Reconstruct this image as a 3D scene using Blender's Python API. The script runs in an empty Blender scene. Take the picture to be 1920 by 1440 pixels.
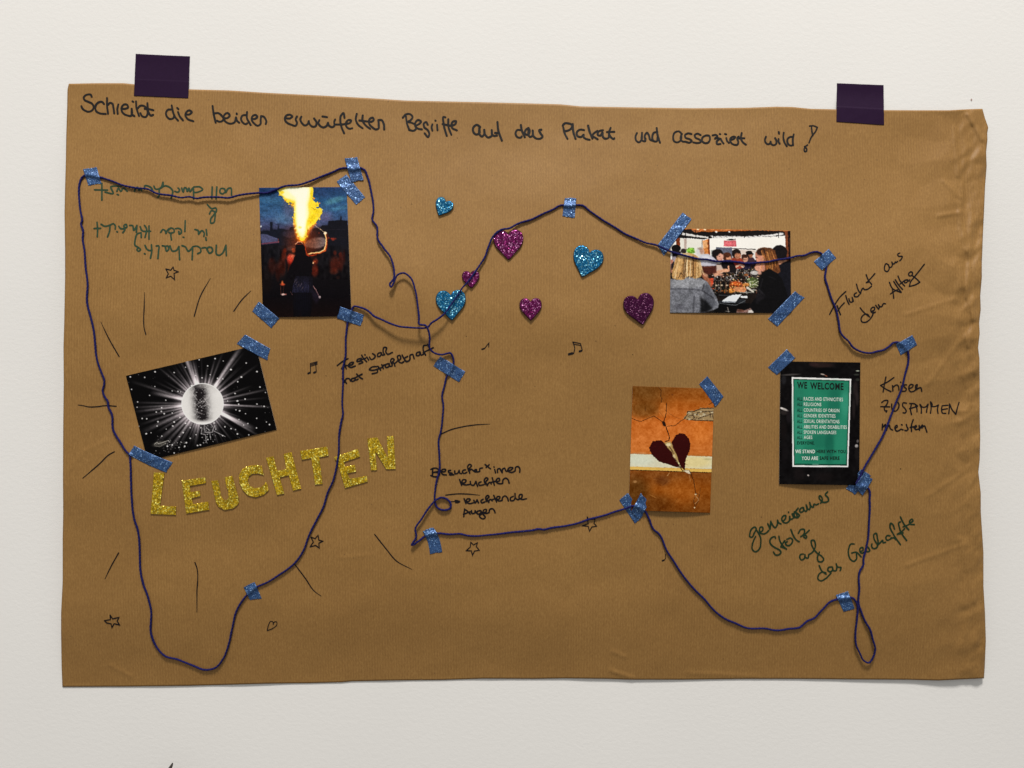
import bpy, math, random
import numpy as np
from mathutils import Vector

# ------------------------------------------------------------------ camera, world, light
S = 0.00062            # metres on the wall per photograph pixel
D = 0.90               # camera distance from the wall
ZC = 1.45              # height of the picture centre above the floor
sc = bpy.context.scene
cam = bpy.data.cameras.new('camera')
cam.sensor_width = 36.0
cam.lens = 36.0 * D / (1920 * S)
cam.clip_start = 0.01
cam.clip_end = 50
co = bpy.data.objects.new('camera', cam)
sc.collection.objects.link(co)
co.location = (0, -D, ZC)
co.rotation_euler = (math.pi / 2, 0, 0)
sc.camera = co

w = bpy.data.worlds.new('World')
sc.world = w
w.use_nodes = True
bg = w.node_tree.nodes['Background']
# the room's bounce light: pale ceiling above, darker floor below
_nt = w.node_tree
_g = _nt.nodes.new('ShaderNodeTexCoord'); _s = _nt.nodes.new('ShaderNodeSeparateXYZ'); _r = _nt.nodes.new('ShaderNodeMapRange')
_nt.links.new(_g.outputs['Generated'], _s.inputs[0]); _nt.links.new(_s.outputs[2], _r.inputs[0])
_r.inputs[1].default_value = -1; _r.inputs[2].default_value = 1; _r.inputs[3].default_value = 0.16; _r.inputs[4].default_value = 0.58
bg.inputs[0].default_value = (1.0, 0.98, 0.945, 1)
_nt.links.new(_r.outputs[0], bg.inputs[1])

def lamp(name, loc, size, power, col, target):
    L = bpy.data.lights.new(name, 'AREA')
    L.shape = 'RECTANGLE'; L.size = size[0]; L.size_y = size[1]
    L.energy = power; L.color = col
    o = bpy.data.objects.new(name, L)
    sc.collection.objects.link(o)
    o.location = loc
    o.rotation_euler = (Vector(target) - Vector(loc)).to_track_quat('-Z', 'Y').to_euler()
    return o
lamp('ceiling_light', (0.05, -2.6, ZC + 5.2), (1.1, 0.9), 415, (1.0, 0.955, 0.90), (0, 0, ZC))

sc.view_settings.view_transform = 'Standard'
sc.view_settings.look = 'None'
sc.view_settings.exposure = 0.0
sc.view_settings.gamma = 1.0
sc.view_settings.use_curve_mapping = False

# ------------------------------------------------------------------ helpers
rng = np.random.RandomState(7)
TAB = rng.rand(256, 256)
def vnoise(x, y, s=0):
    x = np.asarray(x, float) + 17.3 * s; y = np.asarray(y, float) + 31.7 * s
    xi = np.floor(x).astype(int); yi = np.floor(y).astype(int)
    fx = x - xi; fy = y - yi
    fx = fx * fx * (3 - 2 * fx); fy = fy * fy * (3 - 2 * fy)
    a = TAB[xi % 256, yi % 256]; b = TAB[(xi + 1) % 256, yi % 256]
    c = TAB[xi % 256, (yi + 1) % 256]; d = TAB[(xi + 1) % 256, (yi + 1) % 256]
    return (a * (1 - fx) + b * fx) * (1 - fy) + (c * (1 - fx) + d * fx) * fy - 0.5
def facet(x, y, s=0):
    """crumple: flat triangular facets between random lattice heights"""
    x = np.asarray(x, float) + 11.9 * s; y = np.asarray(y, float) + 5.3 * s
    xi = np.floor(x).astype(int); yi = np.floor(y).astype(int); fx = x - xi; fy = y - yi
    a = TAB[xi % 256, yi % 256]; b = TAB[(xi + 1) % 256, yi % 256]; c = TAB[xi % 256, (yi + 1) % 256]; d = TAB[(xi + 1) % 256, (yi + 1) % 256]
    up = a + (b - a) * fx + (c - a) * fy; dn = d + (c - d) * (1 - fx) + (b - d) * (1 - fy)
    return np.where(fx + fy < 1, up, dn) - .5
def sstep(a, b, x):
    t = np.clip((np.asarray(x, float) - a) / (b - a), 0, 1)
    return t * t * (3 - 2 * t)
def segd(x, y, p, q):
    x = np.asarray(x, float); y = np.asarray(y, float)
    dx, dy = q[0] - p[0], q[1] - p[1]
    t = np.clip(((x - p[0]) * dx + (y - p[1]) * dy) / (dx * dx + dy * dy + 1e-9), 0, 1)
    return np.hypot(x - p[0] - t * dx, y - p[1] - t * dy)

CREASES = [((130, 880), (160, 845), .22), ((160, 845), (200, 826), .22), ((1150, 1222), (1172, 1232), .4),
           ((1146, 1258), (1185, 1271), .6), ((1290, 1262), (1420, 1268), .35), ((640, 1046), (700, 1040), .2),
           ((205, 1247), (245, 1268), .3), ((1790, 240), (1797, 330), .8), ((1808, 300), (1800, 420), .9),
           ((1815, 215), (1842, 262), 1.2), ((1795, 380), (1812, 470), .7), ((1822, 400), (1812, 560), .8),
           ((1800, 500), (1826, 600), .7), ((1826, 560), (1818, 650), .9), ((1760, 405), (1800, 398), .8),
           ((1808, 620), (1828, 700), .6), ((1800, 690), (1826, 760), .5), ((1812, 790), (1826, 1000), .4),
           ((1800, 1010), (1828, 1130), .5), ((1700, 590), (1790, 560), .4), ((1770, 340), (1800, 370), .6),
           ((1740, 720), (1800, 640), .4), ((1740, 930), (1800, 890), .4), ((1700, 1060), (1810, 1020), .4),
           ((1812, 480), (1806, 560), -.8), ((1803, 300), (1812, 380), -.7), ((1818, 590), (1822, 690), -.8)]
def H(x, y):
    """height of the kraft paper above the wall, metres, at photograph pixel x, y"""
    x = np.asarray(x, float); y = np.asarray(y, float)
    h = 0.0016 + 0.0130 * sstep(140, 600, y)
    h = h + 0.0095 * sstep(130, 640, y)
    d_ = np.clip((y - 560) / 740, 0, 1)
    h = h - (0.0180 * d_ ** 1.7 + 0.0060 * sstep(1120, 1310, y)) * (1 - .14 * sstep(1500, 1800, x))
    h = h + 0.0010 * sstep(1500, 1830, x) * sstep(900, 1250, y)
    h = h + 0.0030 * vnoise(x / 260, y / 170, 1) * sstep(150, 350, y) + 0.0012 * vnoise(x / 110, y / 80, 2)
    h = h + 0.00045 * vnoise(x / 47, y / 38, 5)
    m = sstep(1772, 1815, x) * (1 - .35 * sstep(750, 1000, y))
    wx = x + 9 * vnoise(x / 40, y / 33, 14); wy = y + 16 * vnoise(x / 30, y / 60, 15)
    h = h + m * (0.0030 * facet(wx / 14, wy / 34, 1) + 0.0022 * facet((wx + wy * .4) / 23, wy / 19, 2) + .0010 * facet(wx / 7, wy / 11, 3))
    h = h - .0016 * sstep(1834, 1850, x)
    m2 = sstep(1600, 1790, x) * (1 - .6 * m) * (1 - .5 * sstep(650, 950, y))
    h = h + m2 * (0.0042 * facet((wx + .7 * wy) / 88, (wy - .6 * wx) / 62, 4) + .0016 * facet((wx - .3 * wy) / 30, wy / 26, 5) * sstep(1700, 1790, x))
    h = h + .0010 * facet((x + .2 * y) / 150, (y - .15 * x) / 105, 6)
    for p, q, a in CREASES:
        d = segd(x, y, p, q)
        h = h + a * 0.0013 * np.exp(-(d / 4.0) ** 2)
    return np.maximum(h, 0.0009)

def P(px, py, h):
    """pixel + height above the wall (m) -> world point"""
    f = (D - h) / D
    return ((px - 960) * S * f, -h, ZC + (720 - py) * S * f)
def PA(px, py, h):
    px = np.asarray(px, float); py = np.asarray(py, float); h = np.asarray(h, float)
    f = (D - h) / D
    return np.stack([(px - 960) * S * f, -h * np.ones_like(px), ZC + (720 - py) * S * f], -1)

def obj(name, verts, faces, mats, parent=None, origin=None, smooth=False, mi=None):
    verts = np.asarray(verts, float).reshape(-1, 3)
    if parent is not None:
        org = np.array(parent.location)
    else:
        org = verts.mean(0) if origin is None else np.array(origin, float)
    me = bpy.data.meshes.new(name)
    me.from_pydata((verts - org).tolist(), [], [list(map(int, f)) for f in faces])
    for m in (mats if isinstance(mats, (list, tuple)) else [mats]):
        me.materials.append(m)
    if mi is not None:
        me.polygons.foreach_set('material_index', mi)
    if smooth:
        me.polygons.foreach_set('use_smooth', [True] * len(me.polygons))
    me.update()
    o = bpy.data.objects.new(name, me)
    sc.collection.objects.link(o)
    if parent is not None:
        o.parent = parent
    else:
        o.location = org.tolist()
    return o
def tag(o, label=None, cat=None, group=None, kind=None):
    if label: o['label'] = label
    if cat: o['category'] = cat
    if group: o['group'] = group
    if kind: o['kind'] = kind
    return o

def catmull(pts, step=2.0, closed=False):
    """pts: rows of (x, y, ...) -> evenly sampled spline"""
    p = np.asarray(pts, float)
    if len(p) < 3 and not closed:
        n = max(2, int(np.hypot(*(p[-1, :2] - p[0, :2])) / step) + 1)
        t = np.linspace(0, 1, n)[:, None]
        return p[0] * (1 - t) + p[-1] * t
    if closed:
        q = np.vstack([p[-1], p, p[0], p[1]])
    else:
        q = np.vstack([2 * p[0] - p[1], p, 2 * p[-1] - p[-2]])
    out = []
    for i in range(1, len(q) - 2):
        a, b, c, d = q[i - 1], q[i], q[i + 1], q[i + 2]
        # centripetal-ish: damp tangents with unequal spacing
        l1 = np.hypot(*(b - a)[:2]) + 1e-6; l2 = np.hypot(*(c - b)[:2]) + 1e-6; l3 = np.hypot(*(d - c)[:2]) + 1e-6
        m1 = ((b - a) / l1 * l2 + (c - b) / l2 * l1) / (l1 + l2) * l2
        m2 = ((c - b) / l2 * l3 + (d - c) / l3 * l2) / (l2 + l3) * l2
        n = max(2, int(math.ceil(l2 / step)))
        t = (np.arange(n) / n)[:, None]
        out.append((2 * t**3 - 3 * t**2 + 1) * b + (t**3 - 2 * t**2 + t) * m1 + (-2 * t**3 + 3 * t**2) * c + (t**3 - t**2) * m2)
    if not closed:
        out.append(q[-2][None])
    return np.vstack(out)

# ------------------------------------------------------------------ materials
def lin(c):
    c = np.asarray(c, float) / 255.0
    return np.where(c <= 0.04045, c / 12.92, ((c + 0.055) / 1.055) ** 2.4)
class NT:
    def __init__(s, name):
        s.m = bpy.data.materials.new(name); s.m.use_nodes = True
        s.t = s.m.node_tree; s.b = s.t.nodes['Principled BSDF']
    def n(s, typ, **kw):
        nd = s.t.nodes.new(typ)
        for k, v in kw.items():
            if k.startswith('i_'):
                key = k[2:]; key = int(key) if key.isdigit() else key.replace('_', ' ')
                if isinstance(v, bpy.types.NodeSocket): s.t.links.new(v, nd.inputs[key])
                else: nd.inputs[key].default_value = v
            else: setattr(nd, k, v)
        return nd
    def l(s, a, b): s.t.links.new(a, b)
    def math(s, op, a, b=0.0, c=0.0):
        return s.n('ShaderNodeMath', operation=op, i_0=a, i_1=b, i_2=c).outputs[0]
    def pos(s, scale=(1, 1, 1)):
        g = s.n('ShaderNodeNewGeometry').outputs['Position']
        return s.n('ShaderNodeVectorMath', operation='MULTIPLY', i_0=g, i_1=scale).outputs[0]
    def noise(s, vec, scale, detail=3, rough=.5):
        return s.n('ShaderNodeTexNoise', i_Vector=vec, i_Scale=scale, i_Detail=detail, i_Roughness=rough).outputs[0]
    def ramp(s, f, stops):
        r = s.n('ShaderNodeValToRGB', i_Fac=f).color_ramp
        while len(r.elements) < len(stops): r.elements.new(.5)
        for e, (p, c) in zip(r.elements, stops):
            e.position = p; e.color = (*c, 1)
        return s.t.nodes[-1].outputs[0]
    def mix(s, f, a, b, mode='MIX'):
        nd = s.n('ShaderNodeMix', data_type='RGBA', blend_type=mode)
        for k, v in ((0, f), (6, a), (7, b)):
            if isinstance(v, bpy.types.NodeSocket): s.l(v, nd.inputs[k])
            else: nd.inputs[k].default_value = v if k == 0 else (*v[:3], 1)
        return nd.outputs[2]
    def set(s, **kw):
        for k, v in kw.items():
            k = k.replace('_', ' ')
            if isinstance(v, bpy.types.NodeSocket): s.l(v, s.b.inputs[k])
            else: s.b.inputs[k].default_value = (*v, 1) if isinstance(v, tuple) and len(v) == 3 else v
    def bump(s, h, strength, dist):
        nd = s.n('ShaderNodeBump', i_Height=h, i_Strength=strength, i_Distance=dist)
        s.l(nd.outputs[0], s.b.inputs['Normal'])

def m_wall():
    t = NT('painted_plaster')
    p = t.pos()
    ps = t.pos((1, 1, 1.5))
    a = t.noise(ps, 150, 4, .6); b = t.noise(p, 600, 2, .6); c = t.noise(p, 3.0, 2)
    h = t.math('ADD', a, t.math('MULTIPLY', b, .35))
    t.bump(h, .22, .0008)
    t.set(Base_Color=t.ramp(c, [(.3, (.785, .777, .758)), (.7, (.813, .804, .784))]), Roughness=.75, Specular_IOR_Level=.25)
    return t.m
def m_paper():
    t = NT('brown_kraft_paper')
    g = t.n('ShaderNodeNewGeometry').outputs['Position']
    x = t.n('ShaderNodeSeparateXYZ', i_0=g).outputs[0]
    wob = t.noise(t.pos((1, 1, .25)), 30, 2)
    ph = t.math('ADD', t.math('MULTIPLY', x, 2 * math.pi / .00315), t.math('MULTIPLY', wob, 3.0))
    rib = t.math('SINE', ph)
    vis = t.ramp(t.noise(t.pos((1, 1, .6)), 9, 3), [(.35, (.25,) * 3), (.65, (1,) * 3)])
    breakup = t.noise(t.pos((1, 1, .22)), 420, 3, .6)
    rib2 = t.math('MULTIPLY', t.math('MULTIPLY', rib, vis), t.math('MULTIPLY', breakup, 2.0))
    fib = t.noise(t.pos((1, 1, .3)), 900, 3, .7)
    blot = t.noise(t.pos(), 7, 4, .6)
    fine = t.noise(t.pos(), 60, 4, .7)
    k = t.math('ADD', .5, t.math('MULTIPLY', rib2, .075))
    k = t.math('ADD', k, t.math('MULTIPLY', t.math('SUBTRACT', fib, .5), 1.05))
    k = t.math('ADD', k, t.math('MULTIPLY', t.math('SUBTRACT', blot, .5), .30))
    k = t.math('ADD', k, t.math('MULTIPLY', t.math('SUBTRACT', fine, .5), .16))
    col = t.ramp(k, [(0, (.186, .092, .024)), (.5, (.281, .148, .0415)), (1, (.402, .227, .072))])
    spk = t.noise(t.pos(), 260, 1)
    spk = t.math('GREATER_THAN', spk, .80)
    col = t.mix(t.math('MULTIPLY', spk, .5), col, (.09, .045, .018))
    hgt = t.math('ADD', t.math('MULTIPLY', rib2, .30), t.math('MULTIPLY', fib, .6))
    t.bump(hgt, .45, .00022)
    t.set(Base_Color=col, Roughness=.55, Specular_IOR_Level=.30)
    return t.m
def m_ink(name, c, rough=.5):
    t = NT(name)
    n = t.noise(t.pos(), 900, 2)
    a = tuple(lin(c) * .8); b = tuple(lin(c) * 1.35)
    t.set(Base_Color=t.ramp(n, [(.3, a), (.7, b)]), Roughness=rough, Specular_IOR_Level=.2)
    return t.m
def m_glitter(name, base, dark, light, cell, spread, rough=.28, metal=.75, p_light=.12):
    """base foil colour, each flake (Voronoi cell) tilted its own way and tinted, the palest tints painting in sparkle"""
    t = NT(name)
    v = t.n('ShaderNodeTexVoronoi', i_Vector=t.pos(), i_Scale=1 / cell, feature='F1')
    v.inputs['Randomness'].default_value = 1
    col = v.outputs['Color']
    sep = t.n('ShaderNodeSeparateColor', i_0=col)
    r, g_, b_ = sep.outputs
    off = t.n('ShaderNodeVectorMath', operation='SUBTRACT', i_0=col, i_1=(.5, .5, .5)).outputs[0]
    off = t.n('ShaderNodeVectorMath', operation='SCALE', i_0=off); off.inputs['Scale'].default_value = spread
    nrm = t.n('ShaderNodeNewGeometry').outputs['Normal']
    s_ = t.n('ShaderNodeVectorMath', operation='ADD', i_0=nrm, i_1=off.outputs[0]).outputs[0]
    s_ = t.n('ShaderNodeVectorMath', operation='NORMALIZE', i_0=s_).outputs[0]
    t.l(s_, t.b.inputs['Normal'])
    tint = t.ramp(g_, [(0, dark), (.45, base), (1 - p_light, base), (1, light)])  # pale end of the flake tint paints glints into the colour
    t.set(Base_Color=tint, Metallic=metal, Roughness=rough, Specular_IOR_Level=.5)
    return t.m
def m_simple(name, c, rough=.6, spec=.4, nscale=200, var=.12, bump=0):
    t = NT(name)
    n = t.noise(t.pos(), nscale, 3)
    c = np.array(c)
    t.set(Base_Color=t.ramp(n, [(.3, tuple(c * (1 - var))), (.7, tuple(c * (1 + var)))]), Roughness=rough, Specular_IOR_Level=spec)
    if bump: t.bump(n, .5, bump)
    return t.m
def m_print():
    t = NT('printed_photo_surface')
    a = t.n('ShaderNodeVertexColor', layer_name='print').outputs[0]
    t.set(Base_Color=a, Roughness=.5, Specular_IOR_Level=.05)
    return t.m
def m_yarn():
    t = NT('navy_wool_yarn')
    n = t.noise(t.pos(), 1500, 2)
    t.set(Base_Color=t.ramp(n, [(.3, (.0040, .0040, .043)), (.7, (.0110, .0110, .115))]), Roughness=.85, Specular_IOR_Level=.15,
          Sheen_Weight=.04)
    return t.m

M_WALL = m_wall(); M_PAPER = m_paper()
M_MARK = m_ink('black_marker_ink', (26, 24, 24)); M_PEN = m_ink('black_pen_ink', (13, 8, 13))
M_GREEN = m_ink('dark_green_ink', (40, 64, 46)); M_GREEN2 = m_ink('bottle_green_ink', (24, 46, 26))
M_TAPE = m_glitter('blue_glitter_tape', (.036, .098, .250), (.010, .030, .095), (.34, .56, .88), .00082, .40, .40, .36, .09)
M_BLUE = m_glitter('turquoise_glitter', (.003, .150, .345), (.001, .050, .130), (.36, .85, 1.0), .00100, .60, .26, .65, .20)
M_PINK = m_glitter('magenta_glitter', (.165, .005, .092), (.050, .001, .028), (.95, .40, .78), .00100, .60, .26, .70, .16)
M_PURP = m_glitter('dark_magenta_glitter', (.070, .003, .048), (.032, .001, .022), (.75, .30, .58), .00100, .50, .26, .70, .09)
M_GOLD = m_glitter('gold_glitter', (.58, .375, .004), (.29, .170, .0015), (1.0, .93, .22), .0012, .75, .28, .42, .24)
M_BLUES = m_simple('turquoise_foam_edge_shade', (.004, .045, .075), .8, .2)  # dark foam side, partly painted contact shade around the heart
M_PINKS = m_simple('magenta_foam_edge_shade', (.030, .002, .014), .8, .2)  # likewise foam side and painted contact shade in one dark colour
M_GOLDS = m_simple('gold_card_edge', (.20, .12, .01), .6, .4)
M_PTAPE = m_simple('dark_purple_tape', (.0190, .0060, .0270), .6, .08, 400, .06, .00004)
M_PRINT = m_print()
M_CARD = m_simple('white_photo_card', (.62, .60, .56), .6, .3)
M_YARN = m_yarn()
M_TIP = m_simple('dark_grey_tip', (.045, .040, .034), .5, .4)
M_W = m_simple('white_print', tuple(lin((232, 240, 232))), .45, .15)
M_K = m_simple('black_print', (.006, .009, .008), .45, .15)
M_KG = m_simple('dark_green_print', (.004, .024, .017), .45, .10)

# ------------------------------------------------------------------ wall
wv, wf = [], []
x0, x1, z0, z1 = -2.2, 2.2, 0.0, 2.9
for y in (0.0, 0.12):
    wv += [(x0, y, z0), (x1, y, z0), (x1, y, z1), (x0, y, z1)]
wf = [(0, 1, 2, 3), (7, 6, 5, 4), (0, 4, 5, 1), (1, 5, 6, 2), (2, 6, 7, 3), (3, 7, 4, 0)]
wall = tag(obj('wall', wv, wf, M_WALL, origin=(0, 0, 0)), kind='structure',
           label='smooth off-white painted wall behind the brown paper poster')
sv = []
th = np.linspace(0, 2 * math.pi, 11)[:-1]
sp = [P(1821.5 + 1.5 * math.cos(a), 187 + 2.2 * math.sin(a), .0003) for a in th]
obj('wall_speck', sp, [list(range(10))[::-1]], m_simple('reddish_speck', (.42, .30, .27), .8), parent=wall)

# ------------------------------------------------------------------ the poster
poster = bpy.data.objects.new('paper_poster', None)
sc.collection.objects.link(poster)
poster.location = (0, 0, ZC)
tag(poster, 'large brown kraft paper poster with handwriting, creased along its right edge, taped to the wall', 'poster')

TOP = [(129, 157), (180, 156), (232, 156), (300, 163), (355, 167.5), (430, 169.5), (500, 174), (600, 179), (700, 184.5), (760, 188.5),
       (830, 190), (900, 191.5), (960, 193), (1050, 195.5), (1090, 199.5), (1200, 201.5), (1300, 203), (1400, 202), (1455, 200), (1485, 200.5),
       (1520, 204), (1567, 205), (1658, 206.5), (1720, 206.8), (1780, 206.8), (1815, 204.8), (1842, 204)]
RIGHT = [(1842, 204), (1847, 222), (1853, 239), (1851, 250), (1851.5, 262), (1849, 285), (1850, 312), (1847, 350), (1845, 400), (1843, 440), (1842, 470),
         (1841, 492), (1841, 520), (1838, 555), (1839, 580), (1836, 605), (1837, 625), (1834, 652), (1836.5, 672), (1837, 720), (1837, 780),
         (1838, 820), (1837, 862), (1834.5, 885), (1839, 925), (1839, 960), (1841, 990), (1844, 1035), (1844, 1100), (1847, 1150),
         (1848.5, 1200), (1846.5, 1250), (1845, 1272)]
BOT = [(117, 1288), (230, 1287.5), (350, 1286), (430, 1284), (500, 1282), (580, 1281), (640, 1279.5), (660, 1277.5), (740, 1276), (830, 1275),
       (908, 1272.5), (1000, 1273), (1060, 1272), (1140, 1273), (1180, 1274.5), (1280, 1274.5), (1400, 1273), (1500, 1273), (1600, 1274),
       (1700, 1274.5), (1760, 1276), (1800, 1274), (1845, 1272)]
LEFT = [(129, 157), (126.5, 168), (126, 200), (124, 262), (123.5, 300), (122, 352), (121, 400), (122, 470), (122, 520), (120.5, 600), (119, 650),
        (119.5, 720), (118.5, 800), (118, 900), (118.5, 960), (117.5, 1010), (117.5, 1090), (114.5, 1150), (114.5, 1190), (115.5, 1250), (117, 1288)]
def by_axis(curve, ax, t):
    c = np.array(curve, float)
    a = (c[:, ax] - c[0, ax]) / (c[-1, ax] - c[0, ax])
    return np.stack([np.interp(t, a, c[:, 0]), np.interp(t, a, c[:, 1])], -1)
NU, NV = 560, 360
us = np.linspace(0, 1, NU); us = np.where(us > 0, us, 0)
vs = np.linspace(0, 1, NV)
T_ = by_axis(TOP, 0, us); B_ = by_axis(BOT, 0, us); L_ = by_axis(LEFT, 1, vs); R_ = by_axis(RIGHT, 1, vs)
U, V = np.meshgrid(us, vs)
U3 = U[..., None]; V3 = V[..., None]
G = (1 - V3) * T_[None] + V3 * B_[None] + (1 - U3) * L_[:, None] + U3 * R_[:, None] - (
    (1 - U3) * (1 - V3) * np.array(TOP[0]) + U3 * (1 - V3) * np.array(TOP[-1]) + (1 - U3) * V3 * np.array(BOT[0]) + U3 * V3 * np.array(BOT[-1]))
hh = H(G[..., 0], G[..., 1])
front = PA(G[..., 0], G[..., 1], hh).reshape(-1, 3)
idx = np.arange(NU * NV).reshape(NV, NU)
faces = np.stack([idx[:-1, :-1], idx[1:, :-1], idx[1:, 1:], idx[:-1, 1:]], -1).reshape(-1, 4).tolist()
ring = list(idx[0]) + list(idx[1:, -1]) + list(idx[-1, ::-1][1:]) + list(idx[::-1, 0][1:-1])
back = front[ring] + np.array([0, .00022, 0])
nb = len(front)
for i in range(len(ring)):
    j = (i + 1) % len(ring)
    faces.append([ring[i], ring[j], nb + j, nb + i])
obj('paper_sheet', np.vstack([front, back]), faces, M_PAPER, parent=poster, smooth=True)

# strokes of ink, lying on the paper as very thin ribbons
class Ink:
    def __init__(s): s.v = []; s.f = []; s.k = 0
    def disc(s, x, y, r, h):
        n = 8; b = len(s.v)
        for i in range(n):
            a = 2 * math.pi * i / n
            s.v.append(P(x + r * math.cos(a), y + r * math.sin(a), h))
        s.f.append([b + i for i in range(n)][::-1])
    def stroke(s, pts, wd, line=False, taper=(1, 1), step=1.3):
        p = np.asarray(pts, float)
        if line:
            q = [p[0]]
            for a, b in zip(p[:-1], p[1:]):
                n = max(1, int(np.hypot(*(b - a)) / 2.5))
                for i in range(1, n + 1): q.append(a + (b - a) * i / n)
            q = np.array(q)
        else:
            q = catmull(p, step)
        q = q + 0.12 * np.stack([vnoise(q[:, 0] / 3, q[:, 1] / 3, 8), vnoise(q[:, 0] / 3, q[:, 1] / 3, 9)], -1)
        d = np.gradient(q, axis=0); d /= (np.hypot(d[:, 0], d[:, 1])[:, None] + 1e-9)
        n = np.stack([-d[:, 1], d[:, 0]], -1)
        N = len(q); t = np.linspace(0, 1, N)
        ww = wd * (1 + .22 * vnoise(q[:, 0] / 6, q[:, 1] / 6, 10)) * (taper[0] + (1 - taper[0]) * np.clip(t / .35, 0, 1)) * (
            taper[1] + (1 - taper[1]) * np.clip((1 - t) / .35, 0, 1))
        s.k += 1
        off = .00024 + .000012 * (s.k % 7) + .0000004 * np.arange(N)
        l = q + n * ww[:, None] / 2; r = q - n * ww[:, None] / 2
        hh = H(q[:, 0], q[:, 1]) + off
        b = len(s.v)
        A = PA(l[:, 0], l[:, 1], hh); B = PA(r[:, 0], r[:, 1], hh)
        for i in range(N):
            s.v.append(A[i]); s.v.append(B[i])
        for i in range(N - 1):
            s.f.append([b + 2 * i, b + 2 * i + 2, b + 2 * i + 3, b + 2 * i + 1])
        s.disc(q[0, 0], q[0, 1], ww[0] / 2, hh[0] + .00001)
        s.disc(q[-1, 0], q[-1, 1], ww[-1] / 2, hh[-1] + .00002)
        if line:
            for c in p[1:-1]: s.disc(c[0], c[1], wd / 2, float(H(c[0], c[1])) + .0004)
    def make(s, name, mat, label=None):
        o = obj(name, s.v, s.f, mat, parent=poster)
        if label: o['label'] = label
        return o
def px(crop, pts):
    x, y, k = crop
    return [(x + a / k, y + b / k) for a, b in pts]
def word(text, crop, strokes, wd, mat, name='handwritten_word'):
    ink = Ink()
    for st in strokes:
        c = crop
        if isinstance(st[0], str) or (len(st[0]) == 3 and st is not strokes and len(st) > 1 and isinstance(st[1], list)):
            c, st = st[0], st[1]
        ink.stroke(px(c, st), wd)
    return ink.make(name, mat, 'handwritten "%s"' % text)

HA = (140, 160, 8); HB = (380, 180, 8); HC = (600, 190, 6.857); HD = (870, 200, 6.62); HE = (1170, 210, 8); HF = (1400, 210, 12)
GA = (160, 330, 6.62); GB = (160, 400, 6.62); FE = (560, 630, 6.857); BE = (790, 860, 8.727); FL = (1540, 460, 8.727)
KR = (1630, 690, 10.105); GE = (1390, 910, 10.283); GC = (1480, 960, 7.68)
C6 = (100, 400, 4.5); C8 = (780, 360, 4); E2 = (100, 1000, 3.5556); E3 = (640, 980, 3); D6 = (740, 780, 4.8); W3 = (1000, 900, 7.385)

WH = 3.85
word('Schreibt', HA, [
    [(255, 170), (240, 140), (205, 135), (160, 150), (135, 185), (150, 220), (200, 245), (260, 275), (285, 320), (265, 370), (210, 395), (150, 375), (115, 345), (100, 312)],
    [(440, 280), (410, 248), (370, 250), (325, 285), (308, 335), (325, 390), (380, 420), (465, 428)],
    [(485, 190), (485, 300), (500, 425)], [(500, 290), (530, 262), (565, 275), (580, 330), (592, 420)],
    [(655, 285), (640, 350), (645, 425)],
    [(700, 350), (760, 350), (800, 330), (785, 290), (745, 285), (710, 315), (703, 370), (730, 420), (790, 450), (845, 455), (858, 420), (855, 350)],
    [(855, 350), (865, 440), (895, 462)], [(866, 239), (880, 248)],
    [(920, 240), (925, 330), (965, 460)], [(940, 350), (985, 305), (1040, 310), (1080, 350), (1095, 420), (1060, 475), (1010, 460), (985, 415)],
    [(1090, 265), (1095, 330), (1110, 410), (1150, 455), (1175, 440)], [(1050, 350), (1110, 355), (1180, 372)]], WH, M_MARK)
word('die', HA, [
    [(1440, 362), (1400, 365), (1370, 410), (1385, 470), (1430, 505), (1480, 490), (1492, 450)], [(1455, 300), (1475, 400), (1510, 480), (1550, 528)],
    [(1550, 400), (1580, 470), (1625, 525)], [(1538, 338), (1556, 356)],
    [(1665, 435), (1720, 435), (1755, 400), (1720, 375), (1680, 395), (1660, 440), (1690, 500), (1780, 537)]], WH, M_MARK)
word('beiden', HB, [
    [(148, 150), (165, 270), (195, 400)], [(175, 260), (230, 255), (290, 300), (315, 340), (290, 375), (250, 385), (215, 370)],
    [(320, 335), (380, 325), (405, 290), (375, 255), (330, 275), (310, 330), (345, 385), (420, 415), (475, 395), (500, 320)],
    [(500, 320), (515, 370), (548, 400)], [(510, 262), (512, 272)],
    [(650, 285), (600, 290), (575, 340), (600, 395), (650, 420), (668, 408)], [(665, 240), (662, 320), (720, 435)],
    [(735, 345), (790, 340), (820, 310), (795, 285), (750, 300), (735, 350), (770, 410), (830, 445), (865, 420), (870, 360), (875, 300)],
    [(875, 300), (915, 310), (945, 350), (955, 385), (945, 420)]], WH, M_MARK)
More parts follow.
